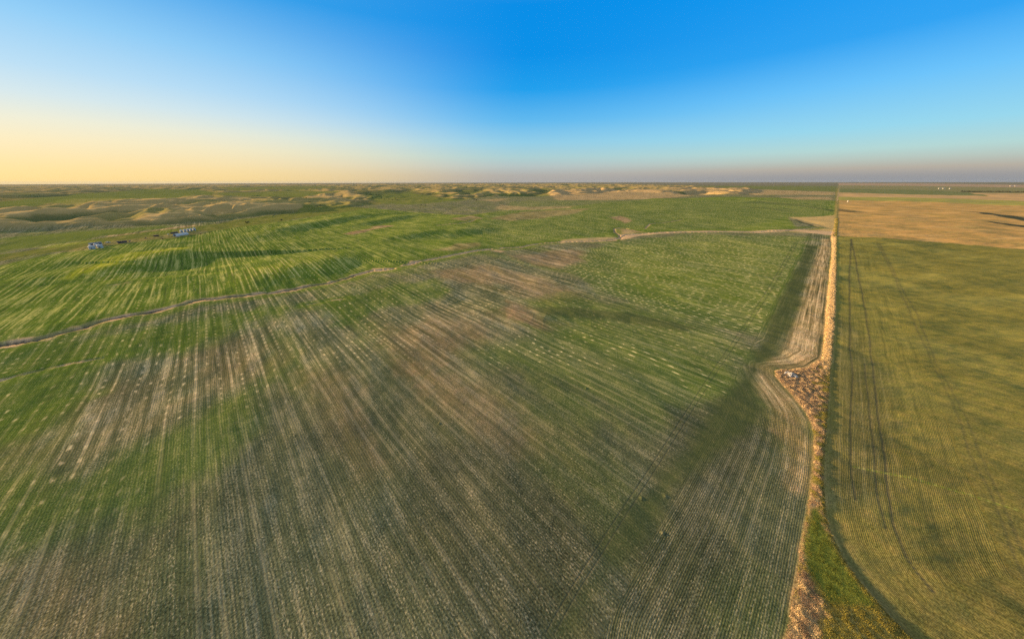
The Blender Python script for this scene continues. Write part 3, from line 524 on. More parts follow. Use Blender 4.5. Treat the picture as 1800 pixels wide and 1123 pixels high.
    for it in CREEKS:
        if it['n'] != 'east': continue
        w = it['w']; i = box_sel(x, y, it['pts'], 40); wob = 1.6 * w * vnoise(x[i] / (7 * w), y[i] / (7 * w), 101) + 0.8 * w * vnoise(x[i] / (2.6 * w), y[i] / (2.6 * w), 102)
        d, s, t = line_dist(x[i] + wob, y[i] + wob, it['pts']); dr = np.maximum(1.5 * w, .0024 * r[i])
        lerp(i, .9 * np.exp(-(d / dr) ** 2) * sstep(-.55, .1, fbm(x[i] / 24, y[i] / 24, 2, 231)), 'bank'); lerp(i, .8 * np.exp(-((d - .8 * w) / (.45 * w)) ** 2) * (s > 0), 'bed')
    for it in PATCHES:
        if it['c'] == 'straw': poly('bank', it['pts'], it['a'], it['s'])
    # fence row verge
    i = np.nonzero(sdv > -2)[0]; inn = sstep(-.8, .8, sdv[i] + .8 * nzs[i]); lerp(i, inn, 'weeds'); reg[np.nonzero(sdv > 0)[0]] = 5
    vr = v[i] + 27; lerp(i, inn * .8 * sstep(-.1, .4, fbm(x[i] / 6, y[i] / 6, 3, 223) + .25 * (-vr - .5) - .2), 'weedgreen')
    poly('strawrow', STRAWSTRIP, .9, 1.0, .8); poly('wedge', GREENWEDGE, 1.0, 1.0, 1.2); poly('weeds', DEADWEEDS, .8, 1.5, 1.0)
    # pass coordinates: across the rows, along the rows
    s_ = u + 1.5 * vnoise(u / 80, v / 200, 301); t_ = v.copy()
    hl = (~rt) & (v < 6) & (r < 2500) & (sdv > -900)
    s_[hl] = -sdv[hl]; t_[hl] = u[hl]
    P[hl, 7] *= .15
    hr = rt & (sdv > -38); s_[hr] = sdv[hr]; t_[hr] = u[hr]; s_[rt] *= 1.75; s_[hl] *= 1.5
    nearp = sstep(105, 240, r); P[:, 7] *= np.where(rt, 1, nearp); P[:, 6] *= np.where(rt, 1, .55 + .45 * nearp)
    inside = sdv > 0; s_[inside] = v[inside] + 300; t_[inside] = u[inside]
    S2 = s_.reshape(nr, na); ju = (np.abs(S2 - np.roll(S2, 1, 1)) > 4 + .004 * R) | (np.abs(S2 - np.roll(S2, -1, 1)) > 4 + .004 * R)
    jr = np.zeros_like(ju); dj = np.abs(np.diff(S2, axis=0)) > 4 + .02 * R[1:]; jr[1:] |= dj; jr[:-1] |= dj; jm = ((ju | jr) & (R < 900)).ravel()
    P[jm, 6:8] = 0
    # mesh
    co = np.column_stack([x, y, z])
    G = co.reshape(nr, na, 3)
    dA = np.roll(G, -1, 1) - np.roll(G, 1, 1); dR = np.empty_like(G); dR[1:-1] = G[2:] - G[:-2]; dR[0] = G[1] - G[0]; dR[-1] = G[-1] - G[-2]
    N = np.cross(dA, dR).reshape(-1, 3)
    N *= np.sign(N[:, 2:3]); N /= np.linalg.norm(N, axis=1)[:, None]
    ia = np.arange(na); ja = np.roll(ia, -1); I = (np.arange(nr - 1) * na)[:, None]
    quads = np.stack([I + ia, I + ja, I + na + ja, I + na + ia], -1).reshape(-1, 4)
    fr = reg[quads[:, 0]]; fr[r[quads[:, 0]] > 25000] = 0
    NAMES = [('ground', 'young green crop field with straw stripes and bare patches, left of the fence row'),
             ('crop_field', 'olive green crop field with curved tramlines, right of the fence row'),
             ('stubble_field', 'brown stubble field beyond the olive green crop'),
             ('hills', 'grassy rolling hills with sunlit tan crests behind the grain bins'),
             ('creek_bed', 'dry winding creek bed with pale eroded banks crossing the green field'),
             ('grass_verge', 'strip of straw and weedy ground along the fence row')]
    for q, (nm, lb) in enumerate(NAMES):
        f = quads[fr == q]
        if not len(f): continue
        used = np.unique(f); mp = np.full(len(x), -1, np.int64); mp[used] = np.arange(len(used)); f = mp[f]
        V = co[used]; nn = N[used]; Pu = P[used]; ss_ = s_[used]; tt_ = t_[used]; extra = 0
        if q == 0:   # close the sheet under the camera
            extra = 1
        me = bpy.data.meshes.new(nm); me.vertices.add(len(V)); me.vertices.foreach_set('co', V.astype(np.float32).ravel())
        me.loops.add(f.size); me.loops.foreach_set('vertex_index', f.astype(np.int32).ravel())
        me.polygons.add(len(f)); me.polygons.foreach_set('loop_start', np.arange(0, f.size, 4, dtype=np.int32))
        me.update(calc_edges=True); me.polygons.foreach_set('use_smooth', np.ones(len(f), bool))
        one = np.ones((len(V), 1))
        for an, arr in (('base', np.hstack([Pu[:, :3], one])), ('alt', np.hstack([Pu[:, 3:6], one]))):
            a = me.attributes.new(an, 'FLOAT_COLOR', 'POINT'); a.data.foreach_set('color', arr.astype(np.float32).ravel())
        a = me.attributes.new('tex', 'FLOAT_VECTOR', 'POINT'); a.data.foreach_set('vector', Pu[:, 6:9].astype(np.float32).ravel())
        a = me.attributes.new('rowc', 'FLOAT_VECTOR', 'POINT'); a.data.foreach_set('vector', np.column_stack([ss_, tt_, np.where(v[used] < -27, .15, .10)]).astype(np.float32).ravel())
        me.normals_split_custom_set_from_vertices(nn.astype(np.float32))
        me.materials.append(M['ground'])
        o = bpy.data.objects.new(nm, me); C.objects.link(o); tag(o, lb, None, None, 'structure')
build_ground()

# ------------------------------------------------------------------ grass and weeds of the fence row (nobody could count them)
def blade_field(name, label, cat, pts, hts, wid, cols, nbl, mat, lean=0.45):
    n = len(pts); ang = RNG.uniform(0, 2 * math.pi, (n, nbl)); ht = hts[:, None] * RNG.uniform(.6, 1.15, (n, nbl))
    off = RNG.normal(0, 1, (n, nbl, 2)) * (wid[:, None, None] * 2.5 + .08)
    bx = pts[:, None, 0] + off[..., 0]; by = pts[:, None, 1] + off[..., 1]; bz = np.broadcast_to(pts[:, None, 2] - .04, bx.shape)
    w = wid[:, None] * RNG.uniform(.7, 1.3, (n, nbl)); dx = np.cos(ang) * w; dy = np.sin(ang) * w
    la = RNG.uniform(0, 2 * math.pi, (n, nbl)); lx = np.cos(la) * ht * lean * RNG.uniform(0, 1, (n, nbl)); ly = np.sin(la) * ht * lean * RNG.uniform(0, 1, (n, nbl))
    A = np.stack([bx - dx, by - dy, bz], -1); B = np.stack([bx + dx, by + dy, bz], -1); T = np.stack([bx + lx, by + ly, bz + ht], -1)
    V = np.stack([A, B, T], 2).reshape(-1, 3); nf = n * nbl
    me = bpy.data.meshes.new(name); me.vertices.add(len(V)); me.vertices.foreach_set('co', V.astype(np.float32).ravel())
    me.loops.add(nf * 3); me.loops.foreach_set('vertex_index', np.arange(nf * 3, dtype=np.int32)); me.polygons.add(nf)
    me.polygons.foreach_set('loop_start', np.arange(0, nf * 3, 3, dtype=np.int32)); me.update(calc_edges=True)
    cc = np.repeat(cols * RNG.uniform(.75, 1.2, (n, 1)), nbl * 3, 0); a = me.attributes.new('tint', 'FLOAT_COLOR', 'POINT')
    a.data.foreach_set('color', np.column_stack([cc, np.ones(len(cc))]).astype(np.float32).ravel())
    me.materials.append(mat); o = bpy.data.objects.new(name, me); C.objects.link(o); tag(o, label, cat, None, 'stuff'); return o
def scatter_verge():
    a = np.array(VERGE); N0 = 2000000
    uu = RNG.uniform(10, 1300, N0) ** 1.0; uu = 10 + 1290 * RNG.uniform(0, 1, N0) ** 1.8
    vv = RNG.uniform(-62, -4, N0); X = uu * DF[0] + vv * DR[0]; Y = uu * DF[1] + vv * DR[1]
    k = (Y > 12) & (X / np.maximum(Y, 1) < 4.5); X, Y, uu, vv = X[k], Y[k], uu[k], vv[k]
    sd = poly_sd(X, Y, VERGE); k = sd > .1; X, Y, uu, vv, sd = X[k], Y[k], uu[k], vv[k], sd[k]
    k = (uu < 560) | (uu > 900) | (RNG.uniform(0, 1, len(uu)) < .2); X, Y, uu, vv, sd = X[k], Y[k], uu[k], vv[k], sd[k]
    strip = poly_sd(X, Y, STRAWSTRIP); wedge = poly_sd(X, Y, GREENWEDGE) ; dead = poly_sd(X, Y, DEADWEEDS)
    n1 = fbm(X / 5, Y / 5, 3, 401); n2 = fbm(X / 2.2, Y / 2.2, 2, 403)
    straw = np.array([.66, .44, .19]); pale = np.array([.74, .55, .30]); green = np.array([.13, .155, .028]); yel = np.array([.27, .235, .05]); brown = np.array([.29, .195, .125]); olive = np.array([.20, .185, .04])
    col = brown + (pale - brown) * np.clip(.12 + .8 * n2, 0, 1)[:, None]
    gm = sstep(.0, .4, n1 + .16 * (-(vv + 27)) - .1); col = col + gm[:, None] * (olive + (yel - olive) * np.clip(.5 + 1.5 * n2, 0, 1)[:, None] - col)
    sm = sstep(-1.0, .6, strip + n2); col = col + sm[:, None] * (straw + (pale - straw) * np.clip(.5 + n2, 0, 1)[:, None] - col)
    wm = sstep(-.6, .6, wedge + 1.2 * n2); col = col + wm[:, None] * (green + (yel - green) * np.clip(.25 + 1.1 * n1 - .25 * wedge, 0, 1)[:, None] * .9 - col)
    dm = sstep(-.5, .5, dead + n2); col = col + dm[:, None] * (pale + (brown - pale) * np.clip(.4 + 1.6 * n1, 0, 1)[:, None] - col)
    ht = (.30 + .35 * np.clip(n2 + .3, 0, 1)) * (1 - .35 * wm) * (1 + .2 * gm)
    edge = (sd < 1.3) & (vv < -29) & (uu < 90); ht[edge] *= 2.0
    gz = np.maximum(gm, wm); keep = RNG.uniform(0, 1, len(X)) < np.clip(.55 + .8 * n2, .12, 1) * .75 * (1 - gz) + .6 * gz; ht = ht * (1 - .35 * gz)
    X, Y, ht, col, uu = X[keep], Y[keep], ht[keep], col[keep], uu[keep]
    Z = height(X, Y); wid = np.clip(.03 + uu * .00013, .03, .16)
    dry = col[:, 0] > 1.35 * col[:, 1]
    blade_field('dry_grass', 'straw coloured dry grass lining the fence row between the two fields', 'dry grass', np.column_stack([X, Y, Z])[dry], ht[dry], wid[dry], col[dry], 4, M['grass'])
    g = ~dry
    blade_field('weeds', 'green and yellow weeds growing along the fence row and in the grassy wedge', 'weeds', np.column_stack([X, Y, Z])[g], ht[g], wid[g], col[g], 4, M['leaf'])
scatter_verge()

# ------------------------------------------------------------------ shapes
def cyl(r, z0, z1, n=28, r1=None, cap=True):
    r1 = r if r1 is None else r1
    V = [(r * math.cos(2 * math.pi * i / n), r * math.sin(2 * math.pi * i / n), z0) for i in range(n)] + [(r1 * math.cos(2 * math.pi * i / n), r1 * math.sin(2 * math.pi * i / n), z1) for i in range(n)]
    F = [(i, (i + 1) % n, n + (i + 1) % n, n + i) for i in range(n)]
    if cap: F += [tuple(range(n, 2 * n)), tuple(range(n - 1, -1, -1))]
    return V, F
def bx(x0, x1, y0, y1, z0, z1):
    V = [(x0, y0, z0), (x1, y0, z0), (x1, y1, z0), (x0, y1, z0), (x0, y0, z1), (x1, y0, z1), (x1, y1, z1), (x0, y1, z1)]
    return V, [(3, 2, 1, 0), (4, 5, 6, 7), (0, 1, 5, 4), (1, 2, 6, 5), (2, 3, 7, 6), (3, 0, 4, 7)]
def join(*parts):
    V, F = [], []
    for v, f in parts:
        k = len(V); V += list(v); F += [tuple(i + k for i in q) for q in f]
    return V, F
def move(p, dx=0, dy=0, dz=0): return [(x + dx, y + dy, z + dz) for x, y, z in p[0]], p[1]
def wheel_shape(x, y, r, w, n=14):
    V, F = cyl(r, -w / 2, w / 2, n); return [(x + a, y + c, r + b) for a, b, c in V], F

def grain_bin(loc, rad, hw, label, group, rz):
    root = empty('grain_bin', loc, rz); tag(root, label, 'grain bin', group)
    V, F = [], []                                   # corrugated wall in rings
    n, rings = 40, int(hw / .28)
    for k in range(rings + 1):
        rr = rad + (.045 if k % 2 else 0); zz = -0.4 + (hw + .4) * k / rings
        V += [(rr * math.cos(2 * math.pi * i / n), rr * math.sin(2 * math.pi * i / n), zz) for i in range(n)]
    for k in range(rings):
        F += [(k * n + i, k * n + (i + 1) % n, (k + 1) * n + (i + 1) % n, (k + 1) * n + i) for i in range(n)]
    obj('wall', V, F, M['steel'], root)
    rf = obj('roof', *cyl(rad + .18, hw - .02, hw + rad * .5, 24, .45, True), M['steel_roof'], root)
    obj('roof_hatch', *cyl(.5, hw + rad * .5 - .05, hw + rad * .5 + .4, 12), M['steel_roof'], rf)
    obj('door', *bx(rad - .05, rad + .12, -.5, .5, .3, 2.3), M['dark'], root)
    lad = [bx(rad + .16, rad + .22, -1.9, -1.84, 0, hw), bx(rad + .16, rad + .22, -1.4, -1.34, 0, hw)]
    lad += [bx(rad + .165, rad + .215, -1.84, -1.4, q * .6 + .3, q * .6 + .35) for q in range(int(hw / .6))]
    obj('ladder', *join(*lad), M['steel_roof'], root)
    return root
LB = ['large grain bin at the near end of the long grey shed', 'large grain bin at the far end of the long grey shed', 'small grain bin between the two large bins by the long shed']
for (p, rad, hw, lb) in zip(BINSA, (4.0, 3.9, 2.4), (5.2, 5.2, 4.4), LB):
    grain_bin((*p, h1(*p)), rad * .86, hw * .86, lb, 'grain bins by the long shed', -.8)
LB5 = ['grain bin at the left end of the row of five', 'second grain bin from the left in the row of five', 'middle grain bin in the row of five', 'fourth grain bin from the left in the row of five', 'grain bin at the right end of the row of five']
for p, lb in zip(BINSB, LB5): grain_bin((*p, h1(*p)), 2.45, 4.4, lb, 'row of five grain bins behind the arched building', -.8)

def gable(root, L, Wd, hw, hr, wall, roof, doors, windows):
    V = [(-L / 2, -Wd / 2, -.4), (L / 2, -Wd / 2, -.4), (L / 2, Wd / 2, -.4), (-L / 2, Wd / 2, -.4), (-L / 2, -Wd / 2, hw), (L / 2, -Wd / 2, hw), (L / 2, Wd / 2, hw), (-L / 2, Wd / 2, hw), (-L / 2, 0, hr), (L / 2, 0, hr)]
    obj('wall', V, [(0, 1, 5, 4), (2, 3, 7, 6), (1, 2, 6, 9, 5), (3, 0, 4, 8, 7)], wall, root)
    e = .35; t = .15; sl = (hr - hw) / (Wd / 2); ye = Wd / 2 + e; ze = hr - sl * ye
    R = []
    for s in (1, -1):
        R.append(([(-L / 2 - e, s * ye, ze + .03), (L / 2 + e, s * ye, ze + .03), (L / 2 + e, 0, hr + .03), (-L / 2 - e, 0, hr + .03), (-L / 2 - e, s * ye, ze + .03 + t), (L / 2 + e, s * ye, ze + .03 + t), (L / 2 + e, 0, hr + .03 + t), (-L / 2 - e, 0, hr + .03 + t)],
                  [(0, 1, 2, 3), (4, 5, 6, 7), (0, 1, 5, 4), (2, 3, 7, 6), (1, 2, 6, 5), (3, 0, 4, 7)]))
    obj('roof', *join(*R), roof, root)
    for (x, w, h) in doors: obj('door', *bx(x - w / 2, x + w / 2, -Wd / 2 - .06, -Wd / 2 + .05, 0, h), M['dark'], root)
    for (x, w, z0, h) in windows: obj('window', *bx(x - w / 2, x + w / 2, -Wd / 2 - .05, -Wd / 2 + .05, z0, z0 + h), M['glass'], root)
def between(a, b): return ((a[0] + b[0]) / 2, (a[1] + b[1]) / 2), math.atan2(b[1] - a[1], b[0] - a[0]), math.hypot(b[0] - a[0], b[1] - a[1])
c, ang, L = between(*SHEDA); L *= .85
root = empty('machine_shed', (*c, h1(*c)), ang); tag(root, 'long low grey shed behind the two large grain bins', 'shed')
gable(root, L, 7, 3.2, 4.6, M['steel'], M['roofgrey'], [(-4, 4, 3), (3, 4, 3)], [(8, 1.2, 1.3, 1)])
c, ang, L = between(*QUONSET); L *= .78
root = empty('quonset_hut', (*c, h1(*c)), ang); tag(root, 'long blue grey arched metal building in front of the five bins', 'building')
rad, nseg, nl = 4.3, 22, 60; V, F = [], []
for k in range(nl + 1):
    rr = rad + (.06 if k % 2 else 0); xx = -L / 2 + L * k / nl
    V += [(xx, -rr * math.cos(math.pi * i / nseg), -.3 + (rr + .3) * math.sin(math.pi * i / nseg)) for i in range(nseg + 1)]
for k in range(nl):
    F += [(k * (nseg + 1) + i, (k + 1) * (nseg + 1) + i, (k + 1) * (nseg + 1) + i + 1, k * (nseg + 1) + i + 1) for i in range(nseg)]
obj('arch_roof', V, F, M['steel_roof'], root)
for sx in (-1, 1):
    E = [(sx * (L / 2 - .05), -(rad - .02) * math.cos(math.pi * i / nseg), (rad - .02) * math.sin(math.pi * i / nseg)) for i in range(nseg + 1)]
    w = obj('end_wall', E, [tuple(range(nseg + 1))], M['steel'], root)
    a, b2 = sorted((sx * (L / 2 - .1), sx * (L / 2 + .06))); obj('door', *bx(a, b2, -1.7, 1.7, 0, 3.2), M['dark'], w)

def truck(loc, rz, label, body, group=None, name='pickup_truck', cat='pickup truck', sc=1.0):
    root = empty(name, loc, rz); root.scale = (sc, sc, sc); tag(root, label, cat, group)
    b = bmesh.new(); prof = [(-2.7, .45), (2.7, .45), (2.7, 1.0), (1.3, 1.1), (.75, 1.8), (-.7, 1.85), (-.95, 1.15), (-2.7, 1.15)]
    lo = [b.verts.new((px, -.95, pz)) for px, pz in prof]; hi = [b.verts.new((px, .95, pz)) for px, pz in prof]
    b.faces.new(lo[::-1]); b.faces.new(hi)
    for i in range(len(prof)): b.faces.new((lo[i], lo[(i + 1) % 8], hi[(i + 1) % 8], hi[i]))
    bmesh.ops.recalc_face_normals(b, faces=b.faces); me = bpy.data.meshes.new('body'); b.to_mesh(me); b.free(); me.materials.append(body)
    o = bpy.data.objects.new('body', me); C.objects.link(o); o.parent = root
    obj('windscreen', [(1.28, -.8, 1.15), (1.28, .8, 1.15), (.82, .75, 1.77), (.82, -.75, 1.77)], [(0, 1, 2, 3)], M['glass'], root)
    for q in ((1.7, -.9), (1.7, .9), (-1.7, -.9), (-1.7, .9)): obj('wheel', *wheel_shape(q[0], q[1], .42, .28), M['tyre'], root)
    return root
p = MISC
def at(i): return (*p[i], h1(*p[i]))
def ang(i, j): return math.atan2(p[j][1] - p[i][1], p[j][0] - p[i][0])
truck(at(10), .3, 'small white truck parked in front of the arched metal building', M['white'], sc=1.25)
truck(at(11), .2, 'small white truck parked on the dark track behind the long shed', M['white'], sc=1.2)
# long dark shed of weathered boards and a tank by its far end
c, a_, L = between(p[0], p[1]); root = empty('weathered_shed', (*c, h1(*c)), a_); tag(root, 'long low dark weathered shed right of the large grain bins', 'shed')
gable(root, L, 5, 2.4, 3.2, M['wood'], M['dark'], [(-3, 3, 2.1)], [(3, 1, 1.1, .8)])
def implement(loc, rz, label, mat, L=5.0, group=None):
    root = empty('farm_implement', loc, rz); tag(root, label, 'farm implement', group)
    fr = [bx(-L / 2, L / 2, -1.2, -1.0, .7, .9), bx(-L / 2, L / 2, 1.0, 1.2, .7, .9)] + [bx(-L / 2 + k * L / 4 - .1, -L / 2 + k * L / 4 + .1, -1.0, 1.0, .72, .88) for k in range(1, 4)]
    obj('frame', *join(*fr), mat, root)
    obj('hopper', [(-.9, -1, 2.3), (.9, -1, 2.3), (.9, 1, 2.3), (-.9, 1, 2.3), (-.4, -.6, .92), (.4, -.6, .92), (.4, .6, .92), (-.4, .6, .92)], [(0, 1, 2, 3), (7, 6, 5, 4), (1, 0, 4, 5), (2, 1, 5, 6), (3, 2, 6, 7), (0, 3, 7, 4)], mat, root)
    obj('drawbar', *bx(L / 2, L / 2 + 1.8, -.12, .12, .6, .8), mat, root)
    for s in (-1, 1): obj('wheel', *wheel_shape(0, s * 1.45, .5, .3), M['tyre'], root)
implement(at(2), .4, 'grey farm implement at the far end of the dark weathered shed', M['roofgrey'])
implement(at(3), -.9, 'dark farm implement alone on the grass between the two yards', M['dark'], 4.5)
implement(at(6), .5, 'rusty farm implement on the field edge below the dark container', M['rust'], 5)
implement(at(12), .3, 'small rusty farm implement right of the arched metal building', M['rust'], 4.5)
c, a_, L = between(p[4], p[5]); root = empty('storage_container', (*c, h1(*c)), a_); tag(root, 'long dark storage container standing alone left of the arched building', 'container')
obj('body', *bx(-L / 2, L / 2, -1.3, 1.3, .1, 2.8), M['dark'], root)
obj('end_door', *bx(-L / 2 - .08, -L / 2 - .002, -1.2, 1.2, .2, 2.7), M['wood'], root); obj('rib', *join(*[bx(-L / 2 + k * L / 9 - .06, -L / 2 + k * L / 9 + .06, -1.37, -1.302, .15, 2.75) for k in range(1, 9)]), M['dark'], root)
root = empty('fuel_tank', at(7), 0); tag(root, 'small round sunlit tank left of the arched metal building', 'tank')
V, F = cyl(1.8, 0, 2.4, 20); obj('shell', V, F, M['yellow'], root); obj('lid', *cyl(1.85, 2.38, 3.1, 20, .3), M['white'], root)
c, a_, L = between(p[8], p[9]); root = empty('timber_shed', (*c, h1(*c)), a_); tag(root, 'dark shed between the arched building and the row of five bins', 'shed')
gable(root, L, 5, 2.3, 3.2, M['wood'], M['dark'], [(-2, 2.6, 2)], [(2, 1, 1.0, .8)])
root = empty('fuel_tank', at(13), 0); tag(root, 'small red and white tank between the large grain bins', 'tank')
obj('shell', *cyl(1.1, 0, 2.6, 16), M['red'], root); obj('lid', *cyl(1.15, 2.58, 3.3, 16, .25), M['white'], root)
root = empty('storage_tank', at(14), 0); tag(root, 'white upright tank standing alone in the brown stubble field', 'tank')
obj('shell', *cyl(2.0, -.3, 6.5, 20), M['white'], root); obj('lid', *cyl(2.05, 6.48, 7.4, 20, .3), M['steel_roof'], root)

def barn(loc, rz, L, label):
    root = empty('white_barn', loc, rz); tag(root, label, 'barn', 'white farm buildings far off on the plain'); gable(root, L, 14, 5, 8, M['white'], M['white'], [(-L / 4, 5, 4.5), (L / 4, 5, 4.5)], [(0, 3, 2, 1.5)])
LBB = ['far white barn at the left end of the farm on the plain', 'far white barn in the middle of the farm on the plain', 'small far white barn standing apart on the plain', 'long far white barn near the photo edge, left half', 'long far white barn near the photo edge, right half']
for q, LL, lb in zip(BARNS, (30, 24, 16, 45, 40), LBB): barn((*q, h1(*q)), -.3, LL, lb)

# ------------------------------------------------------------------ rock heap in the corner of the field
def boulder(loc, s, label):
    b = bmesh.new(); bmesh.ops.create_icosphere(b, subdivisions=2, radius=1)
    k = Vector((random.uniform(-50, 50), 3, 7))
    for vv in b.verts:
        from mathutils import noise as mn
        vv.co *= 1 + .35 * mn.noise(vv.co * 1.1 + k) + .12 * mn.noise(vv.co * 3 + k)
        vv.co.x *= s * 1.15; vv.co.y *= s; vv.co.z *= s * .75
    me = bpy.data.meshes.new('boulder'); b.to_mesh(me); b.free(); me.materials.append(M['rock'])
    o = bpy.data.objects.new('boulder', me); C.objects.link(o); o.location = loc; o.rotation_euler = (random.uniform(-.4, .4), random.uniform(-.4, .4), random.uniform(0, 6))
    tag(o, label, 'boulder', 'boulders heaped in the corner of the field')
q = ROCKS[0]
for k in range(40):
    a_, rr = random.uniform(0, 2 * math.pi), 2.6 * math.sqrt(random.random()); s = random.uniform(.28, .62)
    X, Y = q[0] + rr * math.cos(a_), q[1] + rr * math.sin(a_)
    boulder((X, Y, h1(X, Y) + .15 + .85 * max(0, 1 - rr / 2.2)), s, 'pale field stone in the rock heap at the pointed corner of the verge')

# ------------------------------------------------------------------ wire fence across the brown ground
def fence():
    P = np.array(FENCELINE, float); P = P[np.argsort(np.hypot(P[:, 0], P[:, 1]))]
    seg = np.hypot(*(P[1:] - P[:-1]).T); cum = np.concatenate([[0], np.cumsum(seg)]); n = min(95, int(cum[-1] / 7))
    ds = np.linspace(0, cum[-1], n); X = np.interp(ds, cum, P[:, 0]); Y = np.interp(ds, cum, P[:, 1]); Z = height(X, Y)
    root = empty('wire_fence', (X[0], Y[0], Z[0])); tag(root, 'thin wire fence running on from the straw fence row through brown grass', 'fence')
    V, F = cyl(.09, -.4, 1.35, 8); first = None
    for i in range(n):
        if first is None: o = first = obj('post', V, F, M['post'], root)
        else: o = first.copy(); C.objects.link(o); o.parent = root
        o.location = (X[i] - X[0], Y[i] - Y[0], Z[i] - Z[0])
    for hgt in (.45, .8, 1.15):
        W = []; FF = []
        for i in range(n):
            a = (X[i] - X[0], Y[i] - Y[0], Z[i] - Z[0] + hgt); W += [(a[0] - .1, a[1] + .1, a[2]), (a[0] - .1, a[1] + .1, a[2] + .02), (a[0] - .12, a[1] + .08, a[2] + .01)]
        for i in range(n - 1):
            k = 3 * i; FF += [(k, k + 1, k + 4, k + 3), (k + 1, k + 2, k + 5, k + 4), (k + 2, k, k + 3, k + 5)]
        obj('wire', W, FF, M['steel'], root)
fence()

# ------------------------------------------------------------------ trees in the breaks
def crown_mesh(name, rad, hgt, z0, nl, col, sz):
    d = RNG.normal(0, 1, (nl, 3)); d /= np.linalg.norm(d, axis=1)[:, None]; cl = RNG.normal(0, .55, (9, 3)); cl[:, 2] = np.abs(cl[:, 2]) * .8
    c0 = cl[RNG.integers(0, 9, nl)]; q = c0 * [rad, rad, hgt * .5] + d * (RNG.uniform(.2, 1, (nl, 1)) ** .5) * [rad * .5, rad * .5, hgt * .28]
    q[:, 2] += z0 + hgt * .35; q[:, 2] = np.maximum(q[:, 2], z0 * .6)
    t1 = RNG.normal(0, 1, (nl, 3)); t1 /= np.linalg.norm(t1, axis=1)[:, None]; t2 = np.cross(t1, d); t2 /= np.linalg.norm(t2, axis=1)[:, None] + 1e-9
    s = sz * RNG.uniform(.6, 1.3, (nl, 1)); V = np.stack([q - t1 * s, q + t2 * s * .8, q + t1 * s, q - t2 * s * .8], 1).reshape(-1, 3)
    me = bpy.data.meshes.new(name); me.from_pydata(V.tolist(), [], [tuple(range(4 * i, 4 * i + 4)) for i in range(nl)])
    cc = np.repeat(np.array(col) * RNG.uniform(.6, 1.35, (nl, 1)), 4, 0); a = me.attributes.new('tint', 'FLOAT_COLOR', 'POINT')
    a.data.foreach_set('color', np.column_stack([cc, np.ones(len(cc))]).astype(np.float32).ravel()); me.materials.append(M['leaf']); return me
TR = []
for k in range(4):
    tv = [cyl(.28, -.5, 2.2, 8, .16)] + [move(cyl(.12, 1.6, 3.4, 6, .05), .5 * math.cos(w), .5 * math.sin(w)) for w in (k, k + 2, k + 4)]
    tm = bpy.data.meshes.new('trunk'); V, F = join(*tv); tm.from_pydata(V, [], F); tm.materials.append(M['bark'])
    TR.append((tm, crown_mesh('crown', (2.6, 3.2, 2.2, 2.9)[k], (4.2, 5.0, 6.2, 3.6)[k], 1.4, 420, (.055, .075, .030), .42)))
for k, q in enumerate(TREES):
    r = math.hypot(*q); tm, cm = TR[k % 4]; root = empty('tree', (*q, h1(*q)), random.uniform(0, 6)); s = random.uniform(.8, 1.35) * (1.0 if r < 2500 else 1.5); root.scale = (s, s, s)
    if k in (20, 21): tag(root, 'lone dark bush on the grassy slope beyond the upper green field', 'bush', 'lone bushes on the slope')
    else: tag(root, 'small dark round tree in the hollows of the distant hills', 'tree', 'trees in the hollows of the hills')
    for nm, me in (('trunk', tm), ('crown', cm)):
        o = bpy.data.objects.new(nm, me); C.objects.link(o); o.parent = root
# a far shelterbelt that reads as one dark line
def belt():
    P = np.array(BELT, float); seg = np.hypot(*(P[1:] - P[:-1]).T); cum = np.concatenate([[0], np.cumsum(seg)]); n = 420
    ds = RNG.uniform(0, cum[-1], n); X = np.interp(ds, cum, P[:, 0]) + RNG.normal(0, 8, n); Y = np.interp(ds, cum, P[:, 1]) + RNG.normal(0, 8, n); Z = height(X, Y)
    V = []; cc = []
    base = crown_mesh('tmp', 3.0, 7.0, .3, 60, (.055, .06, .03), 1.1)
    bv = np.array([v.co[:] for v in base.vertices])
    for i in range(n): V.append(bv * RNG.uniform(.7, 1.3) + [X[i], Y[i], Z[i]])
    V = np.concatenate(V); nf = len(V) // 4; me = bpy.data.meshes.new('shelterbelt_trees'); me.from_pydata(V.tolist(), [], [tuple(range(4 * i, 4 * i + 4)) for i in range(nf)])
    a = me.attributes.new('tint', 'FLOAT_COLOR', 'POINT'); cc = np.repeat(np.array([.06, .06, .032]) * RNG.uniform(.6, 1.3, (nf, 1)), 4, 0)
    a.data.foreach_set('color', np.column_stack([cc, np.ones(len(cc))]).astype(np.float32).ravel()); me.materials.append(M['leaf']); bpy.data.meshes.remove(base)
    o = bpy.data.objects.new('treeline', me); C.objects.link(o); tag(o, 'dark line of trees far off on the right of the plain', 'treeline', None, 'stuff')
belt()

# ------------------------------------------------------------------ light, sky, camera
SUN_AZ, SUN_EL = math.radians(-74), math.radians(7)
L = bpy.data.lights.new('sun', 'SUN'); L.energy = 5.0; L.angle = math.radians(.5); L.color = (1.0, .66, .32)
so = bpy.data.objects.new('sun', L); C.objects.link(so)
sd = Vector((math.sin(SUN_AZ) * math.cos(SUN_EL), math.cos(SUN_AZ) * math.cos(SUN_EL), math.sin(SUN_EL)))
so.rotation_euler = sd.to_track_quat('Z', 'Y').to_euler()
w = bpy.data.worlds.new('World'); bpy.context.scene.world = w; w.use_nodes = True; w.node_tree.nodes.clear(); t = NT(w.node_tree)
gen = t.new('ShaderNodeTexCoord').outputs['Generated']; nrm = t.new('ShaderNodeVectorMath', operation='NORMALIZE'); t.l.new(gen, nrm.inputs[0]); xyz = t.sep(nrm.outputs[0])
el = t.m('MULTIPLY', t.m('ARCSINE', xyz[2]), 1 / (math.pi / 4), clamp=True)       # 0 horizon .. 1 at 45 degrees and above
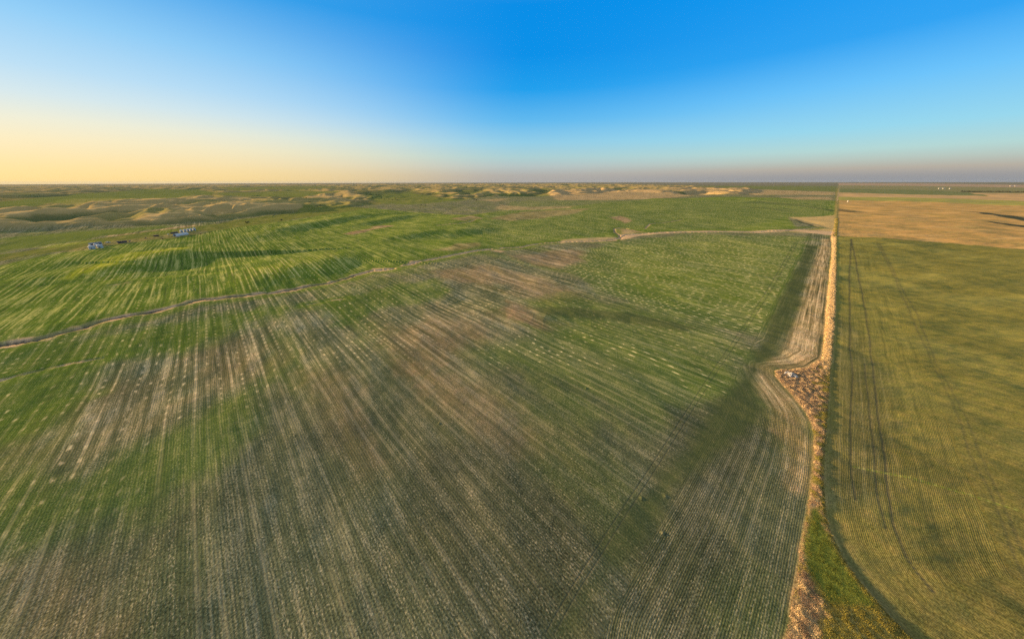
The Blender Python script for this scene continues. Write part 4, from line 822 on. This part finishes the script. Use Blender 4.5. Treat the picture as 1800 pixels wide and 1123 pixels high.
hl = t.m('SQRT', t.add(t.mul(xyz[0], xyz[0]), t.add(t.mul(xyz[1], xyz[1]), 1e-6)))
ca = t.m('DIVIDE', t.add(t.mul(xyz[0], math.sin(SUN_AZ)), t.mul(xyz[1], math.cos(SUN_AZ))), hl)   # cosine of the bearing from the sun
def lin(c): return tuple((k / 255 / 12.92 if k <= 10 else ((k / 255 + .055) / 1.055) ** 2.4) for k in c)
UP = [(30, lin((90, 165, 225))), (38, (.46, .54, .62)), (45, (.68, .68, .66))]  # bright neutral sky overhead, added to fill the ground with light
def ramp(stops):
    n = t.new('ShaderNodeValToRGB'); cr = n.color_ramp; cr.interpolation = 'LINEAR'
    st = [(e / 45, lin(c)) for e, c in stops] + [(e / 45, c) for e, c in UP]
    for k, (e, c) in enumerate(st):
        s = cr.elements[k] if k < 2 else cr.elements.new(e); s.position = e; s.color = (*c, 1)
    t.l.new(el, n.inputs[0]); return n.outputs[0]
warm = ramp([(0, (255, 221, 146)), (1.5, (255, 227, 164)), (4, (250, 236, 196)), (5.6, (240, 238, 215)), (7.7, (215, 233, 237)), (10, (188, 224, 246)), (14, (148, 208, 248)), (20, (60, 165, 236))])
mid = ramp([(0, (172, 168, 164)), (1.0, (178, 175, 170)), (2.4, (182, 196, 196)), (3.8, (172, 208, 212)), (6, (146, 206, 232)), (9, (96, 186, 240)), (13, (28, 160, 238)), (17, (0, 145, 233)), (22, (0, 142, 232))])
anti = ramp([(0, (146, 150, 156)), (.6, (156, 155, 156)), (1.4, (182, 174, 162)), (2.4, (184, 200, 192)), (3.4, (180, 216, 214)), (5.6, (152, 216, 238)), (10, (108, 196, 252)), (14.2, (48, 164, 244)), (22, (0, 150, 240))])
sky = t.mix(t.ss(ca, .22, 1.0), t.mix(t.ss(ca, .28, -.60), mid, anti), warm)
ns = t.new('ShaderNodeTexSky', sky_type='NISHITA'); ns.sun_disc = False; ns.sun_elevation = SUN_EL; ns.sun_rotation = SUN_AZ; ns.altitude = 600
bg1 = t.new('ShaderNodeBackground'); t.l.new(sky, bg1.inputs[0]); bg1.inputs[1].default_value = 0.324
bg2 = t.new('ShaderNodeBackground'); t.l.new(ns.outputs[0], bg2.inputs[0]); bg2.inputs[1].default_value = 0.001
ad = t.new('ShaderNodeAddShader'); t.l.new(bg1.outputs[0], ad.inputs[0]); t.l.new(bg2.outputs[0], ad.inputs[1])
wo = t.new('ShaderNodeOutputWorld'); t.l.new(ad.outputs[0], wo.inputs[0])

# the evening air
b_ = bx(-41000, 41000, -10000, 41000, -90, 150); hme = bpy.data.meshes.new('haze'); hme.from_pydata(b_[0], [], b_[1]); hm_ = bpy.data.materials.new('air'); hm_.use_nodes = True; ht = NT(hm_.node_tree); hm_.node_tree.nodes.clear()
pv = ht.new('ShaderNodeVolumePrincipled'); pv.inputs['Color'].default_value = (.30, .38, .52, 1); pv.inputs['Density'].default_value = 0.9e-5; pv.inputs['Anisotropy'].default_value = 0.1
ho_ = ht.new('ShaderNodeOutputMaterial'); ht.l.new(pv.outputs[0], ho_.inputs['Volume']); hme.materials.append(hm_)
ho = bpy.data.objects.new('haze', hme); C.objects.link(ho); tag(ho, 'thin evening haze paling the far plain towards the horizon', None, None, 'stuff')

PITCH, ROLL = math.radians(25.6), -0.0022
fw = Vector((0, math.cos(PITCH), -math.sin(PITCH))); rg = Vector((1, 0, 0)); up = Vector((0, math.sin(PITCH), math.cos(PITCH)))
r2 = rg * math.cos(ROLL) + up * math.sin(ROLL); u2 = -rg * math.sin(ROLL) + up * math.cos(ROLL)
cam = bpy.data.cameras.new('camera'); cam.sensor_width = 36; cam.lens = 505 / 1800 * 36; cam.clip_start = .5; cam.clip_end = 250000
co = bpy.data.objects.new('camera', cam); C.objects.link(co)
mw = Matrix((r2, u2, -fw)).transposed().to_4x4(); mw.translation = (0, 0, 100); co.matrix_world = mw
sc = bpy.context.scene; sc.camera = co
sc.view_settings.view_transform = 'Standard'; sc.view_settings.look = 'None'; sc.view_settings.exposure = 1.6; sc.view_settings.gamma = 1
sc.cycles.max_bounces = 4; sc.cycles.diffuse_bounces = 2; sc.cycles.use_denoising = False
